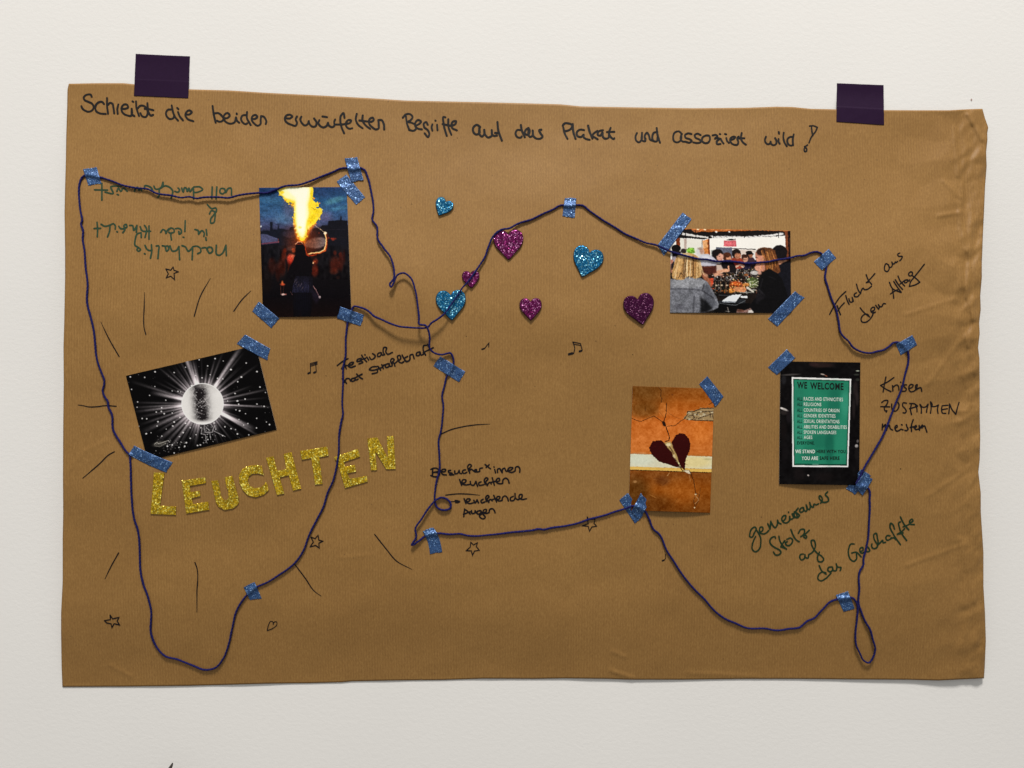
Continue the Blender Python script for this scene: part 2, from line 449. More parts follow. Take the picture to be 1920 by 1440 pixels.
word('erw\u00fcrfelten', HC, [
    (HB, [(1240, 335), (1320, 330), (1345, 305), (1310, 280), (1260, 290), (1230, 335), (1260, 395), (1330, 430), (1395, 445), (1415, 400), (1395, 350), (1415, 305)]),
    (HB, [(1480, 310), (1465, 340), (1485, 400), (1535, 440), (1575, 420), (1590, 370), (1600, 410), (1650, 460), (1695, 450), (1705, 390), (1670, 335)]),
    (HB, [(1750, 360), (1735, 400), (1760, 445), (1810, 470), (1860, 445), (1880, 400)]), (HB, [(1795, 305), (1865, 315)]),
    [(103, 274), (115, 310), (160, 330), (185, 310), (183, 260), (195, 233)],
    [(315, 210), (300, 150), (270, 180), (262, 260), (280, 340), (310, 410)], [(205, 297), (270, 297), (335, 290)],
    [(335, 290), (385, 275), (400, 245), (365, 240), (335, 275), (340, 325), (380, 352), (415, 345)],
    [(472, 160), (460, 230), (490, 300), (548, 345)], [(550, 180), (545, 240), (590, 310), (645, 352)], [(505, 245), (580, 255), (660, 262)],
    [(660, 262), (690, 240), (680, 210), (640, 225), (630, 280), (670, 330), (720, 360), (750, 350), (755, 300), (750, 240)],
    [(750, 240), (790, 240), (820, 290), (825, 360)]], WH, M_MARK)
word('Begriffe', HC, [
    [(1065, 210), (1100, 170), (1160, 165), (1190, 200), (1160, 245), (1130, 262), (1180, 275), (1230, 310), (1235, 350), (1200, 378), (1145, 365)],
    [(1105, 195), (1120, 290), (1150, 370)],
    [(1225, 315), (1280, 285), (1300, 260), (1260, 240), (1225, 275), (1225, 320), (1260, 350), (1310, 360)],
    [(1385, 300), (1365, 265), (1335, 285), (1340, 330), (1385, 370), (1405, 420), (1390, 458), (1345, 410)],
    [(1445, 295), (1435, 330), (1445, 375)], [(1505, 300), (1510, 370)], [(1483, 245), (1487, 250)],
    [(1612, 205), (1592, 200), (1590, 290), (1630, 445)], [(1650, 230), (1650, 320), (1690, 430)], [(1575, 292), (1640, 305), (1690, 315)],
    [(1690, 315), (1740, 290), (1750, 255), (1710, 260), (1690, 300), (1700, 340), (1760, 372)]], WH, M_MARK)
word('auf', HD, [
    [(200, 252), (160, 225), (115, 260), (115, 310), (150, 345), (190, 330), (192, 265)], [(190, 265), (190, 340), (225, 370), (250, 340), (250, 285)],
    [(250, 285), (265, 350), (300, 382), (340, 365), (345, 290)], [(345, 290), (350, 345), (370, 362), (410, 358)],
    [(415, 190), (425, 290), (470, 420)], [(385, 325), (430, 328)]], WH + .3, M_MARK)
word('das', HD, [
    [(705, 290), (660, 290), (640, 330), (660, 375), (710, 380), (717, 368)], [(705, 228), (720, 300), (755, 378)],
    [(800, 265), (765, 290), (755, 330), (790, 350), (815, 300), (800, 265)], [(800, 300), (800, 350), (820, 375), (850, 360), (852, 295)],
    [(855, 300), (860, 360), (900, 395), (950, 395), (975, 370), (950, 330), (935, 290), (960, 285)]], WH + .2, M_MARK)
word('Plakat', HD, [
    [(1225, 235), (1245, 210), (1300, 208), (1345, 230), (1330, 270), (1280, 300), (1245, 305)], [(1232, 255), (1250, 330), (1285, 400)],
    [(1350, 215), (1355, 300), (1385, 400)],
    [(1490, 290), (1440, 285), (1400, 320), (1410, 365), (1455, 375), (1485, 345), (1485, 375), (1520, 402), (1560, 410)],
    [(1540, 235), (1560, 310), (1595, 395)], [(1655, 300), (1600, 345), (1595, 358), (1630, 385), (1660, 405)],
    [(1725, 292), (1670, 310), (1660, 350), (1690, 360), (1720, 320), (1722, 365), (1745, 395), (1790, 388), (1800, 330)],
    [(1820, 262), (1800, 330), (1830, 385), (1862, 402), (1867, 390)], [(1775, 315), (1865, 312)]], WH + .2, M_MARK)
word('und', HE, [
    [(195, 315), (172, 370), (185, 430), (225, 455), (260, 420), (270, 310)], [(270, 310), (278, 430), (315, 440), (325, 400)],
    [(320, 438), (318, 340), (345, 310), (370, 340), (400, 420), (430, 430)],
    [(500, 300), (450, 310), (425, 370), (440, 432), (490, 440), (505, 380)], [(490, 240), (505, 350), (540, 460)]], WH, M_MARK)
word('assoziiert', HE, [
    [(870, 330), (820, 290), (760, 310), (738, 370), (755, 440), (800, 455), (845, 430), (865, 330)], [(860, 340), (850, 400), (875, 440), (930, 445)],
    [(1010, 330), (960, 320), (915, 350), (925, 385), (990, 410), (1015, 435), (980, 460), (935, 450)],
    [(1150, 345), (1100, 325), (1060, 350), (1075, 385), (1140, 420), (1150, 450), (1100, 465), (1040, 455)],
    [(1230, 350), (1180, 380), (1170, 430), (1210, 465), (1260, 460), (1290, 410), (1280, 360), (1230, 350)],
    [(1330, 350), (1385, 345), (1400, 360), (1360, 402), (1395, 390), (1435, 402), (1392, 440), (1400, 480), (1450, 478)],
    [(1450, 400), (1470, 440), (1495, 475)], [(1435, 330), (1445, 332)], [(1515, 330), (1535, 335)], [(1535, 390), (1545, 430), (1575, 465)],
    [(1600, 420), (1650, 400), (1670, 375), (1635, 370), (1595, 400), (1600, 450), (1650, 490), (1700, 490), (1715, 450), (1700, 390), (1720, 368)],
    [(1765, 315), (1755, 400), (1790, 460), (1830, 490)], [(1725, 395), (1805, 393)]], WH, M_MARK)
word('wild', HF, [
    [(435, 555), (412, 620), (430, 690), (480, 725), (520, 710), (540, 665)], [(540, 665), (555, 720), (610, 745), (660, 720), (670, 650), (640, 585)],
    [(718, 605), (720, 670), (745, 715)], [(722, 448), (730, 488)], [(835, 465), (825, 560), (855, 690), (905, 770)],
    [(1040, 560), (980, 560), (925, 600), (915, 670), (950, 735), (1010, 755), (1040, 730)], [(1060, 500), (1040, 600), (1045, 750)]], 3.6, M_MARK)
word('!', HF, [
    [(1415, 315), (1500, 310), (1590, 345)], [(1590, 345), (1550, 440), (1470, 540), (1430, 620), (1405, 690)], [(1460, 340), (1470, 440), (1490, 530)],
    [(1370, 740), (1320, 780), (1295, 840), (1310, 890), (1345, 880), (1350, 830), (1300, 775)]], 3.0, M_MARK, 'exclamation_mark')
# green, upside down
WG = 3.2
word('Nachhaltig', GB, [
    [(1750, 525), (1745, 395)], [(1745, 400), (1690, 505), (1660, 520), (1640, 515), (1625, 395)],
    [(1450, 430), (1490, 425), (1545, 495), (1578, 470), (1565, 425), (1520, 425), (1510, 455)],
    [(1345, 410), (1390, 408), (1430, 440), (1430, 480), (1395, 500)],
    [(1200, 400), (1240, 415), (1280, 470), (1315, 440), (1335, 412)], [(1332, 420), (1325, 575)],
    [(1050, 405), (1085, 470), (1130, 460), (1160, 412)], [(1162, 412), (1170, 575)],
    [(955, 402), (985, 408), (1010, 470), (1035, 440), (1025, 405), (990, 410)],
    [(880, 405), (905, 402), (907, 480), (900, 560)], [(820, 390), (825, 460), (808, 555)], [(740, 398), (770, 450), (800, 462), (825, 455)],
    [(732, 499), (742, 503)],
    [(690, 240), (645, 255), (620, 320), (620, 400), (660, 425), (685, 450), (660, 470), (640, 450), (655, 430)], [(692, 240), (694, 300)]], WG, M_GREEN)
word('in', GB, [[(1500, 200), (1508, 270)], [(1495, 300), (1500, 335)], [(1360, 200), (1400, 215), (1405, 258)], [(1405, 258), (1450, 215), (1475, 240), (1470, 285)]], WG, M_GREEN)
word('jeder', GB, [[(1240, 90), (1235, 225)], [(1213, 295), (1222, 297)],
    [(1120, 190), (1150, 185), (1185, 200), (1190, 240), (1165, 258), (1160, 225)],
    [(1035, 205), (1060, 182), (1100, 200), (1100, 232), (1070, 245), (1068, 330)], [(1035, 232), (1050, 245), (1070, 245)],
    [(1040, 190), (1015, 215), (1000, 250)], [(935, 238), (965, 200), (990, 215), (1000, 250)]], WG, M_GREEN)
word('Hinsicht', GB, [
    [(735, 150), (757, 185), (740, 300)], [(790, 155), (790, 320)], [(680, 165), (700, 210), (810, 222)],
    [(640, 150), (632, 235)], [(550, 150), (585, 152), (600, 210), (638, 160)],
    [(415, 160), (440, 190), (480, 188), (515, 165), (505, 135), (480, 150), (490, 200), (465, 240)], [(392, 225), (398, 232)],
    [(195, 135), (240, 160), (300, 148), (350, 130), (370, 150), (370, 195)], [(305, 150), (300, 220), (275, 292)],
    [(145, 110), (152, 200), (148, 290)], [(108, 188), (190, 185)]], WG, M_GREEN)
word('&', GA, [[(1515, 355), (1570, 405), (1620, 398), (1628, 420), (1595, 480), (1555, 540), (1560, 585), (1590, 580), (1608, 520), (1600, 440), (1565, 430), (1540, 470)]], WG, M_GREEN, 'handwritten_ampersand')
word('voll', GA, [[(1815, 235), (1800, 148), (1775, 155), (1742, 205)], [(1735, 200), (1700, 222), (1670, 200), (1680, 158), (1725, 160), (1738, 195)], [(1632, 135), (1622, 285)], [(1575, 135), (1570, 280)]], WG, M_GREEN)
word('durchfeiert', GA, [
    [(1345, 135), (1430, 140), (1455, 165), (1410, 195), (1350, 200), (1335, 165)], [(1342, 150), (1345, 285)],
    [(1330, 150), (1300, 195), (1290, 155)], [(1285, 150), (1265, 192), (1250, 150), (1235, 145), (1215, 200), (1195, 150)],
    [(1110, 190), (1150, 200), (1170, 170), (1150, 148)], [(935, 150), (990, 122), (1060, 150), (1080, 175), (1065, 280)],
    [(850, 125), (870, 160), (930, 150), (965, 78)], [(965, 80), (965, 115), (920, 165), (915, 240), (900, 268)],
    [(840, 190), (820, 150), (780, 125), (740, 120), (735, 160)], [(700, 185), (690, 150), (665, 180), (650, 140), (625, 150), (610, 190)],
    [(520, 190), (470, 150), (440, 190), (410, 150), (390, 190)], [(395, 228), (412, 234)],
    [(440, 130), (350, 125), (320, 130), (345, 215), (245, 200)], [(205, 90), (205, 200), (205, 300)], [(115, 172), (275, 175)]], WG, M_GREEN)
# pen notes
WF = 2.8
word('Festival', FE, [
    [(495, 380), (560, 330), (635, 290)], [(590, 312), (592, 370), (612, 420)], [(550, 420), (575, 388), (620, 378)],
    [(640, 378), (690, 365), (705, 338), (665, 345), (638, 385), (665, 402), (728, 385)],
    [(805, 285), (755, 305), (748, 322), (810, 325), (825, 335), (775, 358)], [(810, 245), (835, 290), (875, 330)], [(790, 312), (860, 285)],
    [(875, 270), (900, 308)], [(850, 240), (855, 243)], [(910, 270), (930, 300), (965, 290), (985, 255), (950, 225)],
    [(1050, 212), (1020, 225), (1015, 262), (1050, 255), (1065, 215)], [(1062, 215), (1075, 245), (1105, 238)],
    [(1100, 235), (1085, 190), (1100, 145), (1130, 150), (1120, 200), (1140, 232), (1205, 210)]], WF, M_PEN)
word('hat', FE, [[(560, 548), (590, 575), (615, 608)], [(592, 595), (612, 550), (650, 548), (670, 580)],
    [(712, 540), (680, 552), (685, 582), (720, 568), (722, 535)], [(720, 540), (735, 565), (765, 552)],
    [(745, 488), (785, 530), (820, 550)], [(728, 535), (775, 510), (815, 490)]], 2.95, M_PEN)
word('Strahlkraft', FE, [
    [(1000, 392), (940, 400), (908, 432), (960, 440), (1010, 435), (1015, 458), (945, 485)], [(1018, 388), (1055, 440)], [(1000, 430), (1075, 402)],
    [(1068, 368), (1088, 418)], [(1085, 410), (1082, 385), (1100, 370)],
    [(1150, 355), (1115, 370), (1120, 402), (1155, 395), (1165, 352)], [(1165, 355), (1172, 388), (1200, 385)],
    [(1205, 372), (1182, 315), (1205, 288), (1228, 302), (1198, 345), (1222, 345), (1238, 388)],
    [(1240, 350), (1278, 305), (1270, 260), (1300, 248), (1312, 285), (1285, 325), (1330, 345), (1350, 330)], [(1330, 245), (1360, 300), (1385, 330)],
    [(1400, 262), (1358, 290), (1378, 325), (1420, 315), (1432, 290)], [(1432, 295), (1435, 245), (1460, 235), (1485, 290)],
    [(1555, 203), (1520, 215), (1512, 248), (1548, 248), (1562, 205)], [(1562, 205), (1575, 245), (1605, 235)],
    [(1645, 118), (1610, 122), (1600, 175), (1632, 245)], [(1600, 215), (1650, 188), (1690, 170), (1730, 150)], [(1658, 108), (1695, 180)]], 2.9, M_PEN)
WB = 2.85
word('Besucher*innen', BE, [
    [(155, 175), (190, 158), (265, 165), (285, 195), (240, 218), (185, 225)], [(185, 225), (260, 225), (300, 255), (275, 285), (210, 295), (155, 275)], [(185, 170), (180, 285)],
    [(325, 215), (390, 205), (400, 180), (350, 175), (325, 215), (350, 255), (410, 265)],
    [(480, 190), (440, 200), (450, 225), (505, 240), (500, 262), (450, 258), (530, 262)],
    [(545, 200), (555, 245), (590, 240), (620, 190)], [(620, 190), (632, 238), (660, 245)], [(722, 182), (685, 190), (672, 222), (700, 240), (745, 222)],
    [(775, 200), (762, 120), (790, 92), (820, 110), (782, 165), (792, 238)], [(785, 205), (815, 172), (845, 190), (862, 208)],
    [(862, 205), (900, 200), (905, 178), (872, 185), (870, 210), (915, 215), (955, 205), (955, 165), (1000, 150)],
    [(1042, 95), (1132, 165)], [(1110, 98), (1060, 142)],
    [(1200, 175), (1215, 232)], [(1188, 132), (1192, 138)], [(1250, 225), (1245, 178), (1282, 160), (1300, 190), (1322, 228)],
    [(1325, 222), (1325, 178), (1362, 155), (1388, 205), (1415, 205)],
    [(1405, 195), (1470, 182), (1500, 150), (1440, 148), (1412, 190), (1455, 222), (1510, 215), (1535, 195)], [(1535, 200), (1545, 140), (1580, 128), (1610, 160), (1610, 220)]], WB, M_PEN)
word('leuchten', BE, [
    [(625, 340), (660, 435)], [(660, 400), (720, 385), (732, 352), (680, 345), (665, 400), (720, 428), (790, 420)],
    [(800, 370), (815, 425), (850, 435), (892, 375)], [(892, 370), (920, 452)], [(978, 378), (940, 395), (945, 430), (1020, 425)],
    [(1045, 420), (1032, 345), (1062, 310), (1090, 328), (1055, 380), (1080, 440)], [(1080, 435), (1105, 395), (1125, 385), (1145, 415)],
    [(1160, 310), (1195, 432)], [(1130, 392), (1210, 368)],
    [(1225, 380), (1285, 350), (1272, 320), (1230, 340), (1232, 385), (1285, 410), (1330, 402)], [(1332, 402), (1338, 345), (1380, 318), (1420, 345), (1437, 400)]], WB, M_PEN)
word('leuchtende', BE, [
    [(700, 655), (730, 735)], [(730, 705), (785, 692), (800, 665), (750, 660), (732, 700), (785, 735), (850, 722)],
    [(860, 680), (880, 725), (912, 675)], [(912, 672), (935, 722)], [(1012, 662), (975, 688), (990, 722), (1042, 705)],
    [(1068, 700), (1055, 630), (1085, 600), (1110, 620), (1075, 660), (1105, 712)], [(1100, 700), (1130, 665), (1160, 690)],
    [(1185, 600), (1232, 708)], [(1150, 672), (1225, 650)],
    [(1222, 670), (1280, 652), (1285, 622), (1245, 620), (1232, 665), (1275, 692), (1322, 682)], [(1322, 680), (1332, 630), (1370, 608), (1408, 640), (1425, 690)],
    [(1505, 615), (1460, 640), (1462, 685), (1510, 682), (1535, 640)], [(1532, 570), (1545, 650), (1585, 672)],
    [(1580, 670), (1640, 640), (1648, 588), (1612, 588), (1600, 640), (1640, 665), (1720, 655)]], WB, M_PEN)
word('Augen', BE, [
    [(708, 822), (700, 880), (695, 948)], [(705, 828), (745, 850), (800, 905)], [(688, 908), (800, 868)],
    [(820, 850), (830, 895), (868, 892), (882, 848)], [(882, 848), (898, 888)],
    [(955, 848), (912, 868), (922, 905), (968, 892), (975, 852)], [(972, 850), (1010, 910), (1045, 960), (1015, 985), (950, 935), (985, 905)],
    [(1005, 885), (1060, 865), (1065, 832), (1020, 840), (1012, 880), (1060, 895), (1108, 882)], [(1108, 882), (1122, 830), (1160, 818), (1195, 850), (1207, 886)]], WB, M_PEN)
WL = 2.55
word('Flucht', FL, [
    [(135, 1130), (215, 980), (310, 840), (400, 755)], [(258, 985), (285, 1060), (315, 1135)], [(265, 1075), (320, 1000), (375, 940)],
    [(400, 820), (425, 900), (455, 965)], [(450, 872), (475, 925), (500, 930), (518, 880)], [(505, 850), (525, 915)],
    [(575, 775), (540, 800), (545, 835), (590, 840), (622, 808)], [(575, 635), (600, 720), (640, 790)], [(642, 788), (655, 740), (685, 700), (705, 722), (745, 722), (790, 695), (820, 668)],
    [(735, 480), (765, 560), (825, 640)], [(875, 462), (800, 550), (735, 612)], [(735, 612), (775, 600)]], WL, M_PEN)
word('aus', FL, [
    [(1098, 318), (1060, 300), (1035, 350), (1040, 410), (1075, 430), (1110, 390), (1100, 320)], [(1102, 322), (1112, 352), (1140, 360), (1162, 320), (1155, 272)],
    [(1155, 275), (1172, 303), (1200, 295), (1210, 268), (1222, 282), (1248, 262)], [(1285, 125), (1250, 145), (1262, 175), (1325, 182), (1312, 220), (1285, 250)]], WL, M_PEN)
word('dem', FL, [
    [(635, 1020), (690, 1090), (790, 1170)], [(785, 1168), (760, 1130), (720, 1125), (670, 1160), (650, 1210), (665, 1250), (710, 1260), (780, 1225), (830, 1160), (858, 1095)],
    [(825, 1080), (868, 1055), (868, 1012), (835, 1015), (810, 1050), (822, 1092), (862, 1105), (885, 1090)],
    [(890, 980), (938, 1045)], [(938, 1042), (950, 1010), (935, 968)], [(935, 968), (962, 1002), (990, 1000), (1005, 970), (1022, 950), (1050, 955)]], WL, M_PEN)
word('Alltag', FL, [
    [(1115, 605), (1160, 700), (1300, 770)], [(1160, 695), (1175, 780), (1185, 865)], [(1130, 795), (1190, 755), (1250, 725)],
    [(1185, 590), (1250, 690), (1310, 768)], [(1210, 560), (1260, 640), (1330, 720)], [(1255, 500), (1290, 580), (1365, 665)], [(1290, 632), (1375, 565)],
    [(1405, 560), (1365, 580), (1365, 612), (1400, 605), (1415, 565)], [(1412, 562), (1435, 590), (1448, 560)],
    [(1465, 430), (1430, 460), (1440, 500), (1480, 490), (1490, 445), (1465, 430)],
    [(1685, 310), (1600, 420), (1520, 520), (1460, 600), (1440, 672)], [(1440, 672), (1540, 645), (1612, 602)], [(1612, 602), (1560, 550), (1482, 490)]], WL, M_PEN)
WK = 2.5
word('Krisen', KR, [
    [(315, 170), (290, 290), (262, 450)], [(465, 180), (350, 260), (215, 328)], [(215, 328), (300, 390), (410, 445)],
    [(440, 332), (448, 432)], [(445, 372), (490, 330), (532, 320), (552, 345), (560, 415)], [(605, 335), (598, 425)], [(592, 266), (598, 270)],
    [(705, 318), (665, 320), (665, 360), (702, 392), (690, 430), (630, 440)],
    [(755, 388), (815, 360), (832, 322), (790, 308), (755, 345), (750, 400), (780, 445), (850, 435), (895, 380), (905, 312), (880, 330), (885, 412)],
    [(885, 412), (935, 382), (970, 370), (995, 440)]], WK, M_PEN)
word('ZUSAMMEN', KR, [
    [(235, 652), (290, 615), (350, 618), (330, 690), (285, 760), (300, 810), (335, 808), (320, 835)], [(215, 730), (390, 735)],
    [(425, 680), (425, 750), (450, 810), (500, 815), (550, 760), (562, 690), (545, 650)], [(705, 665), (640, 660), (630, 710), (680, 770), (700, 820), (680, 850), (640, 845)],
    [(800, 680), (780, 780), (800, 880)], [(765, 670), (850, 675), (915, 720)], [(915, 720), (850, 745), (760, 770)], [(880, 712), (900, 765), (905, 830)],
    [(960, 690), (985, 760), (985, 855)], [(965, 692), (1010, 740), (1060, 740), (1115, 685)], [(1115, 685), (1092, 780), (1085, 840)],
    [(1160, 640), (1172, 750), (1160, 855)], [(1165, 642), (1192, 700), (1182, 730)], [(1182, 730), (1250, 728), (1310, 700)], [(1310, 700), (1290, 780), (1302, 860)],
    [(1490, 705), (1380, 715)], [(1378, 718), (1370, 780), (1385, 850), (1450, 860)], [(1375, 790), (1480, 770)],
    [(1520, 680), (1515, 780), (1505, 865)], [(1520, 680), (1570, 790), (1640, 875)], [(1640, 875), (1665, 770), (1700, 650)]], WK, M_PEN)
word('meistern', KR, [
    [(250, 1060), (243, 1170)], [(245, 1132), (305, 1068)], [(305, 1068), (308, 1150), (325, 1182)], [(325, 1180), (350, 1110), (375, 1085), (400, 1150), (440, 1175)],
    [(490, 1142), (532, 1112), (522, 1085), (488, 1112), (490, 1160), (520, 1195), (570, 1180), (600, 1160), (640, 1172)], [(608, 1070), (625, 1080)],
    [(702, 1068), (712, 1110), (735, 1160), (702, 1190)], [(702, 1190), (675, 1180)], [(832, 980), (800, 1080), (800, 1200)], [(775, 1125), (850, 1110)],
    [(850, 1132), (895, 1108), (885, 1085), (858, 1125), (880, 1165), (940, 1152)], [(945, 1088), (950, 1180)], [(950, 1170), (980, 1110), (1008, 1080), (1000, 1135)],
    [(1000, 1125), (1045, 1095), (1070, 1150), (1092, 1215)]], WK + .2, M_PEN)
word('gemeinsamer', GE, [
    [(290, 832), (260, 805), (210, 830), (165, 930), (165, 990), (200, 1000), (250, 920), (285, 850)],
    [(285, 850), (330, 920), (370, 1010), (375, 1120), (345, 1230), (270, 1280), (215, 1240), (210, 1150), (240, 1060), (275, 985)],
    [(365, 905), (412, 865), (410, 808), (370, 805), (350, 860), (370, 920), (440, 935), (500, 900), (530, 870)],
    [(510, 740), (555, 842)], [(555, 842), (568, 690)], [(568, 690), (600, 760), (655, 815), (690, 770), (698, 670)], [(698, 670), (718, 718), (765, 745)],
    [(800, 695), (850, 640), (855, 580), (810, 590), (780, 650), (800, 700), (860, 725), (920, 690), (935, 600)], [(908, 512), (912, 522)], [(932, 600), (945, 655), (985, 645)],
    [(980, 550), (1015, 625)], [(1015, 620), (1030, 505), (1070, 560), (1080, 620), (1122, 580), (1050, 510), (1095, 440)], [(1000, 545), (1045, 615), (1085, 622), (1125, 575)],
    [(1190, 425), (1150, 440), (1125, 490), (1150, 520), (1190, 500), (1200, 430)], [(1200, 432), (1215, 485), (1250, 500), (1270, 440), (1250, 375)],
    [(1250, 378), (1278, 450), (1310, 465), (1332, 400), (1318, 330)], [(1318, 332), (1345, 400), (1385, 425), (1405, 360), (1440, 375), (1490, 355)],
    [(1530, 342), (1560, 300), (1548, 225), (1510, 200), (1500, 240), (1542, 300)], [(1550, 322), (1620, 325), (1680, 300), (1670, 235), (1620, 175), (1665, 125)]], 2.95, M_GREEN2)
word('Stolz', GE, [
    [(660, 1020), (650, 990), (600, 1000), (550, 1070), (560, 1120), (650, 1200), (740, 1250), (765, 1290), (730, 1335), (660, 1340), (620, 1285)],
    [(725, 980), (740, 1060), (800, 1160), (870, 1230)], [(840, 1065), (790, 1130), (760, 1185)], [(760, 1185), (850, 1215)],
    [(880, 1040), (950, 1015), (990, 1050), (970, 1120), (920, 1160), (870, 1150), (850, 1110), (885, 1085)], [(955, 850), (1000, 960), (1070, 1060), (1115, 1085)],
    [(1100, 925), (1150, 850), (1210, 850), (1215, 920), (1150, 990)], [(1150, 985), (1200, 960), (1262, 985), (1250, 1022), (1205, 995)], [(1310, 865), (1230, 940), (1150, 988)]], 2.95, M_GREEN2)
word('auf', GC, [
    [(205, 605), (165, 610), (150, 650), (175, 690), (215, 670), (225, 612)], [(225, 615), (235, 655), (268, 662), (280, 612)],
    [(280, 612), (320, 590), (365, 530), (375, 460), (350, 405), (320, 410), (320, 460), (350, 530), (400, 590), (470, 640), (495, 680), (470, 715), (420, 710), (405, 660), (435, 575)]], 2.9, M_GREEN2)
word('das', GC, [
    [(430, 770), (470, 850), (530, 895)], [(525, 875), (470, 865), (420, 910), (415, 970), (450, 990), (520, 960), (600, 880)],
    [(612, 790), (565, 800), (555, 840), (590, 860), (625, 830), (620, 792)], [(622, 795), (635, 842), (670, 845), (685, 800), (675, 745)], [(675, 748), (695, 790), (745, 800), (733, 842)]], 2.9, M_GREEN2)
word('Geschaffte', GC, [
    [(935, 460), (890, 460), (855, 530), (855, 620), (890, 690), (930, 710), (965, 680), (968, 600)], [(900, 590), (960, 578), (1035, 645)],
    [(1025, 570), (1062, 545), (1055, 510), (1025, 520), (1015, 562), (1040, 592), (1085, 572)], [(1125, 500), (1150, 530), (1160, 555), (1130, 572), (1110, 562)],
    [(1190, 460), (1185, 490), (1210, 525), (1250, 520), (1278, 460), (1270, 380), (1245, 305), (1220, 320), (1220, 380), (1250, 440), (1275, 478)],
    [(1275, 475), (1320, 430), (1345, 405), (1350, 440), (1385, 435)], [(1450, 342), (1410, 340), (1390, 375), (1410, 405), (1450, 392), (1470, 370)],
    [(1515, 245), (1490, 180), (1460, 160), (1450, 200), (1500, 320), (1600, 470)], [(1450, 392), (1500, 370), (1540, 400)],
    [(1600, 140), (1580, 150), (1585, 220), (1620, 310), (1690, 410)], [(1640, 300), (1555, 320)], [(1555, 320), (1620, 280), (1660, 240)],
    [(1600, 70), (1650, 170), (1720, 255)], [(1640, 212), (1700, 190), (1742, 165)], [(1742, 155), (1782, 125), (1768, 102), (1735, 125), (1738, 170), (1800, 180)]], 2.9, M_GREEN2)

def drawing(name, items, label):
    ink = Ink()
    for crop, pts, wd, kw in items:
        ink.stroke(px(crop, pts), wd, **kw)
    return ink.make(name, M_PEN, label)
LN = dict(line=True)
drawing('drawn_star', [(GB, [(1000, 690), (1060, 705), (1090, 665), (1100, 705), (1155, 725), (1100, 745), (1108, 825), (1060, 780), (1003, 800), (1030, 750), (1000, 690)], 2.2, LN)], 'small star drawn under the upside-down green writing')
drawing('drawn_star', [(E2, [(378, 545), (395, 570), (438, 560), (425, 585), (443, 612), (405, 602), (390, 630), (385, 603), (355, 597), (340, 582), (380, 575), (378, 545)], 2.2, LN)], 'small star drawn near the bottom left corner')
drawing('drawn_star', [(E2, [(1718, 25), (1745, 35), (1765, 12), (1770, 45), (1798, 52), (1770, 65), (1773, 98), (1748, 80), (1712, 90), (1733, 58), (1718, 25)], 2.2, LN)], 'small star drawn beside the yarn under the gold letters')
drawing('drawn_star', [(D6, [(685, 1135), (710, 1160), (745, 1140), (735, 1175), (762, 1208), (718, 1215), (700, 1255), (690, 1213), (643, 1212), (680, 1180), (685, 1135)], 2.1, LN)], 'small star drawn below the horizontal yarn')
drawing('drawn_star', [(W3, [(745, 510), (765, 545), (855, 545), (840, 600), (878, 640), (810, 650), (778, 710), (760, 640), (680, 635), (760, 605), (745, 510)], 2.0, LN)], 'small star drawn on the paper, half under the yarn')
drawing('drawn_heart', [(E2, [(1467, 608), (1463, 590), (1450, 586), (1437, 605), (1426, 648)], 1.6, {}), (E2, [(1426, 648), (1462, 634), (1490, 607), (1488, 590), (1472, 592), (1465, 605)], 1.6, {})], 'small outlined heart drawn near the bottom')
drawing('drawn_music_note', [(C8, [(495, 1179), (513, 1173)], 2.6, {}), (C8, [(515, 1172), (548, 1130), (545, 1162)], 1.6, LN)], 'single music note below the hearts')
drawing('drawn_music_note', [(C8, [(1147, 1216), (1172, 1210)], 4.6, {}), (C8, [(1182, 1212), (1190, 1170), (1176, 1124)], 1.7, {}), (C8, [(1176, 1124), (1234, 1136), (1247, 1188)], 1.7, LN),
        (C8, [(1182, 1140), (1234, 1150)], 1.5, {}), (C8, [(1226, 1194), (1242, 1190)], 3.4, {})], 'double music note below the hearts')
drawing('drawn_music_note', [(W3, [(1830, 1025), (1830, 1085), (1815, 1110)], 1.4, {}), (W3, [(1788, 1116), (1808, 1110)], 3.0, {})], 'tiny note beside the sagging yarn')
drawing('drawn_music_note', [(FE, [(122, 481), (146, 470)], 3.4, {}), (FE, [(152, 468), (150, 352)], 1.6, {}), (FE, [(150, 352), (238, 330)], 1.7, {}), (FE, [(155, 370), (236, 346)], 1.5, {}),
        (FE, [(155, 388), (240, 360)], 1.3, {}), (FE, [(218, 340), (226, 460)], 1.6, {}), (FE, [(196, 471), (216, 463)], 3.4, {})], 'double music note left of the word Festival')
drawing('drawn_arrow', [(BE, [(488, 702), (560, 700)], 1.7, {}), (BE, [(552, 682), (600, 690), (630, 702), (600, 718), (560, 718)], 2.4, {}), (BE, [(570, 700), (615, 702)], 2.8, {})], 'short arrow from the yarn loop')
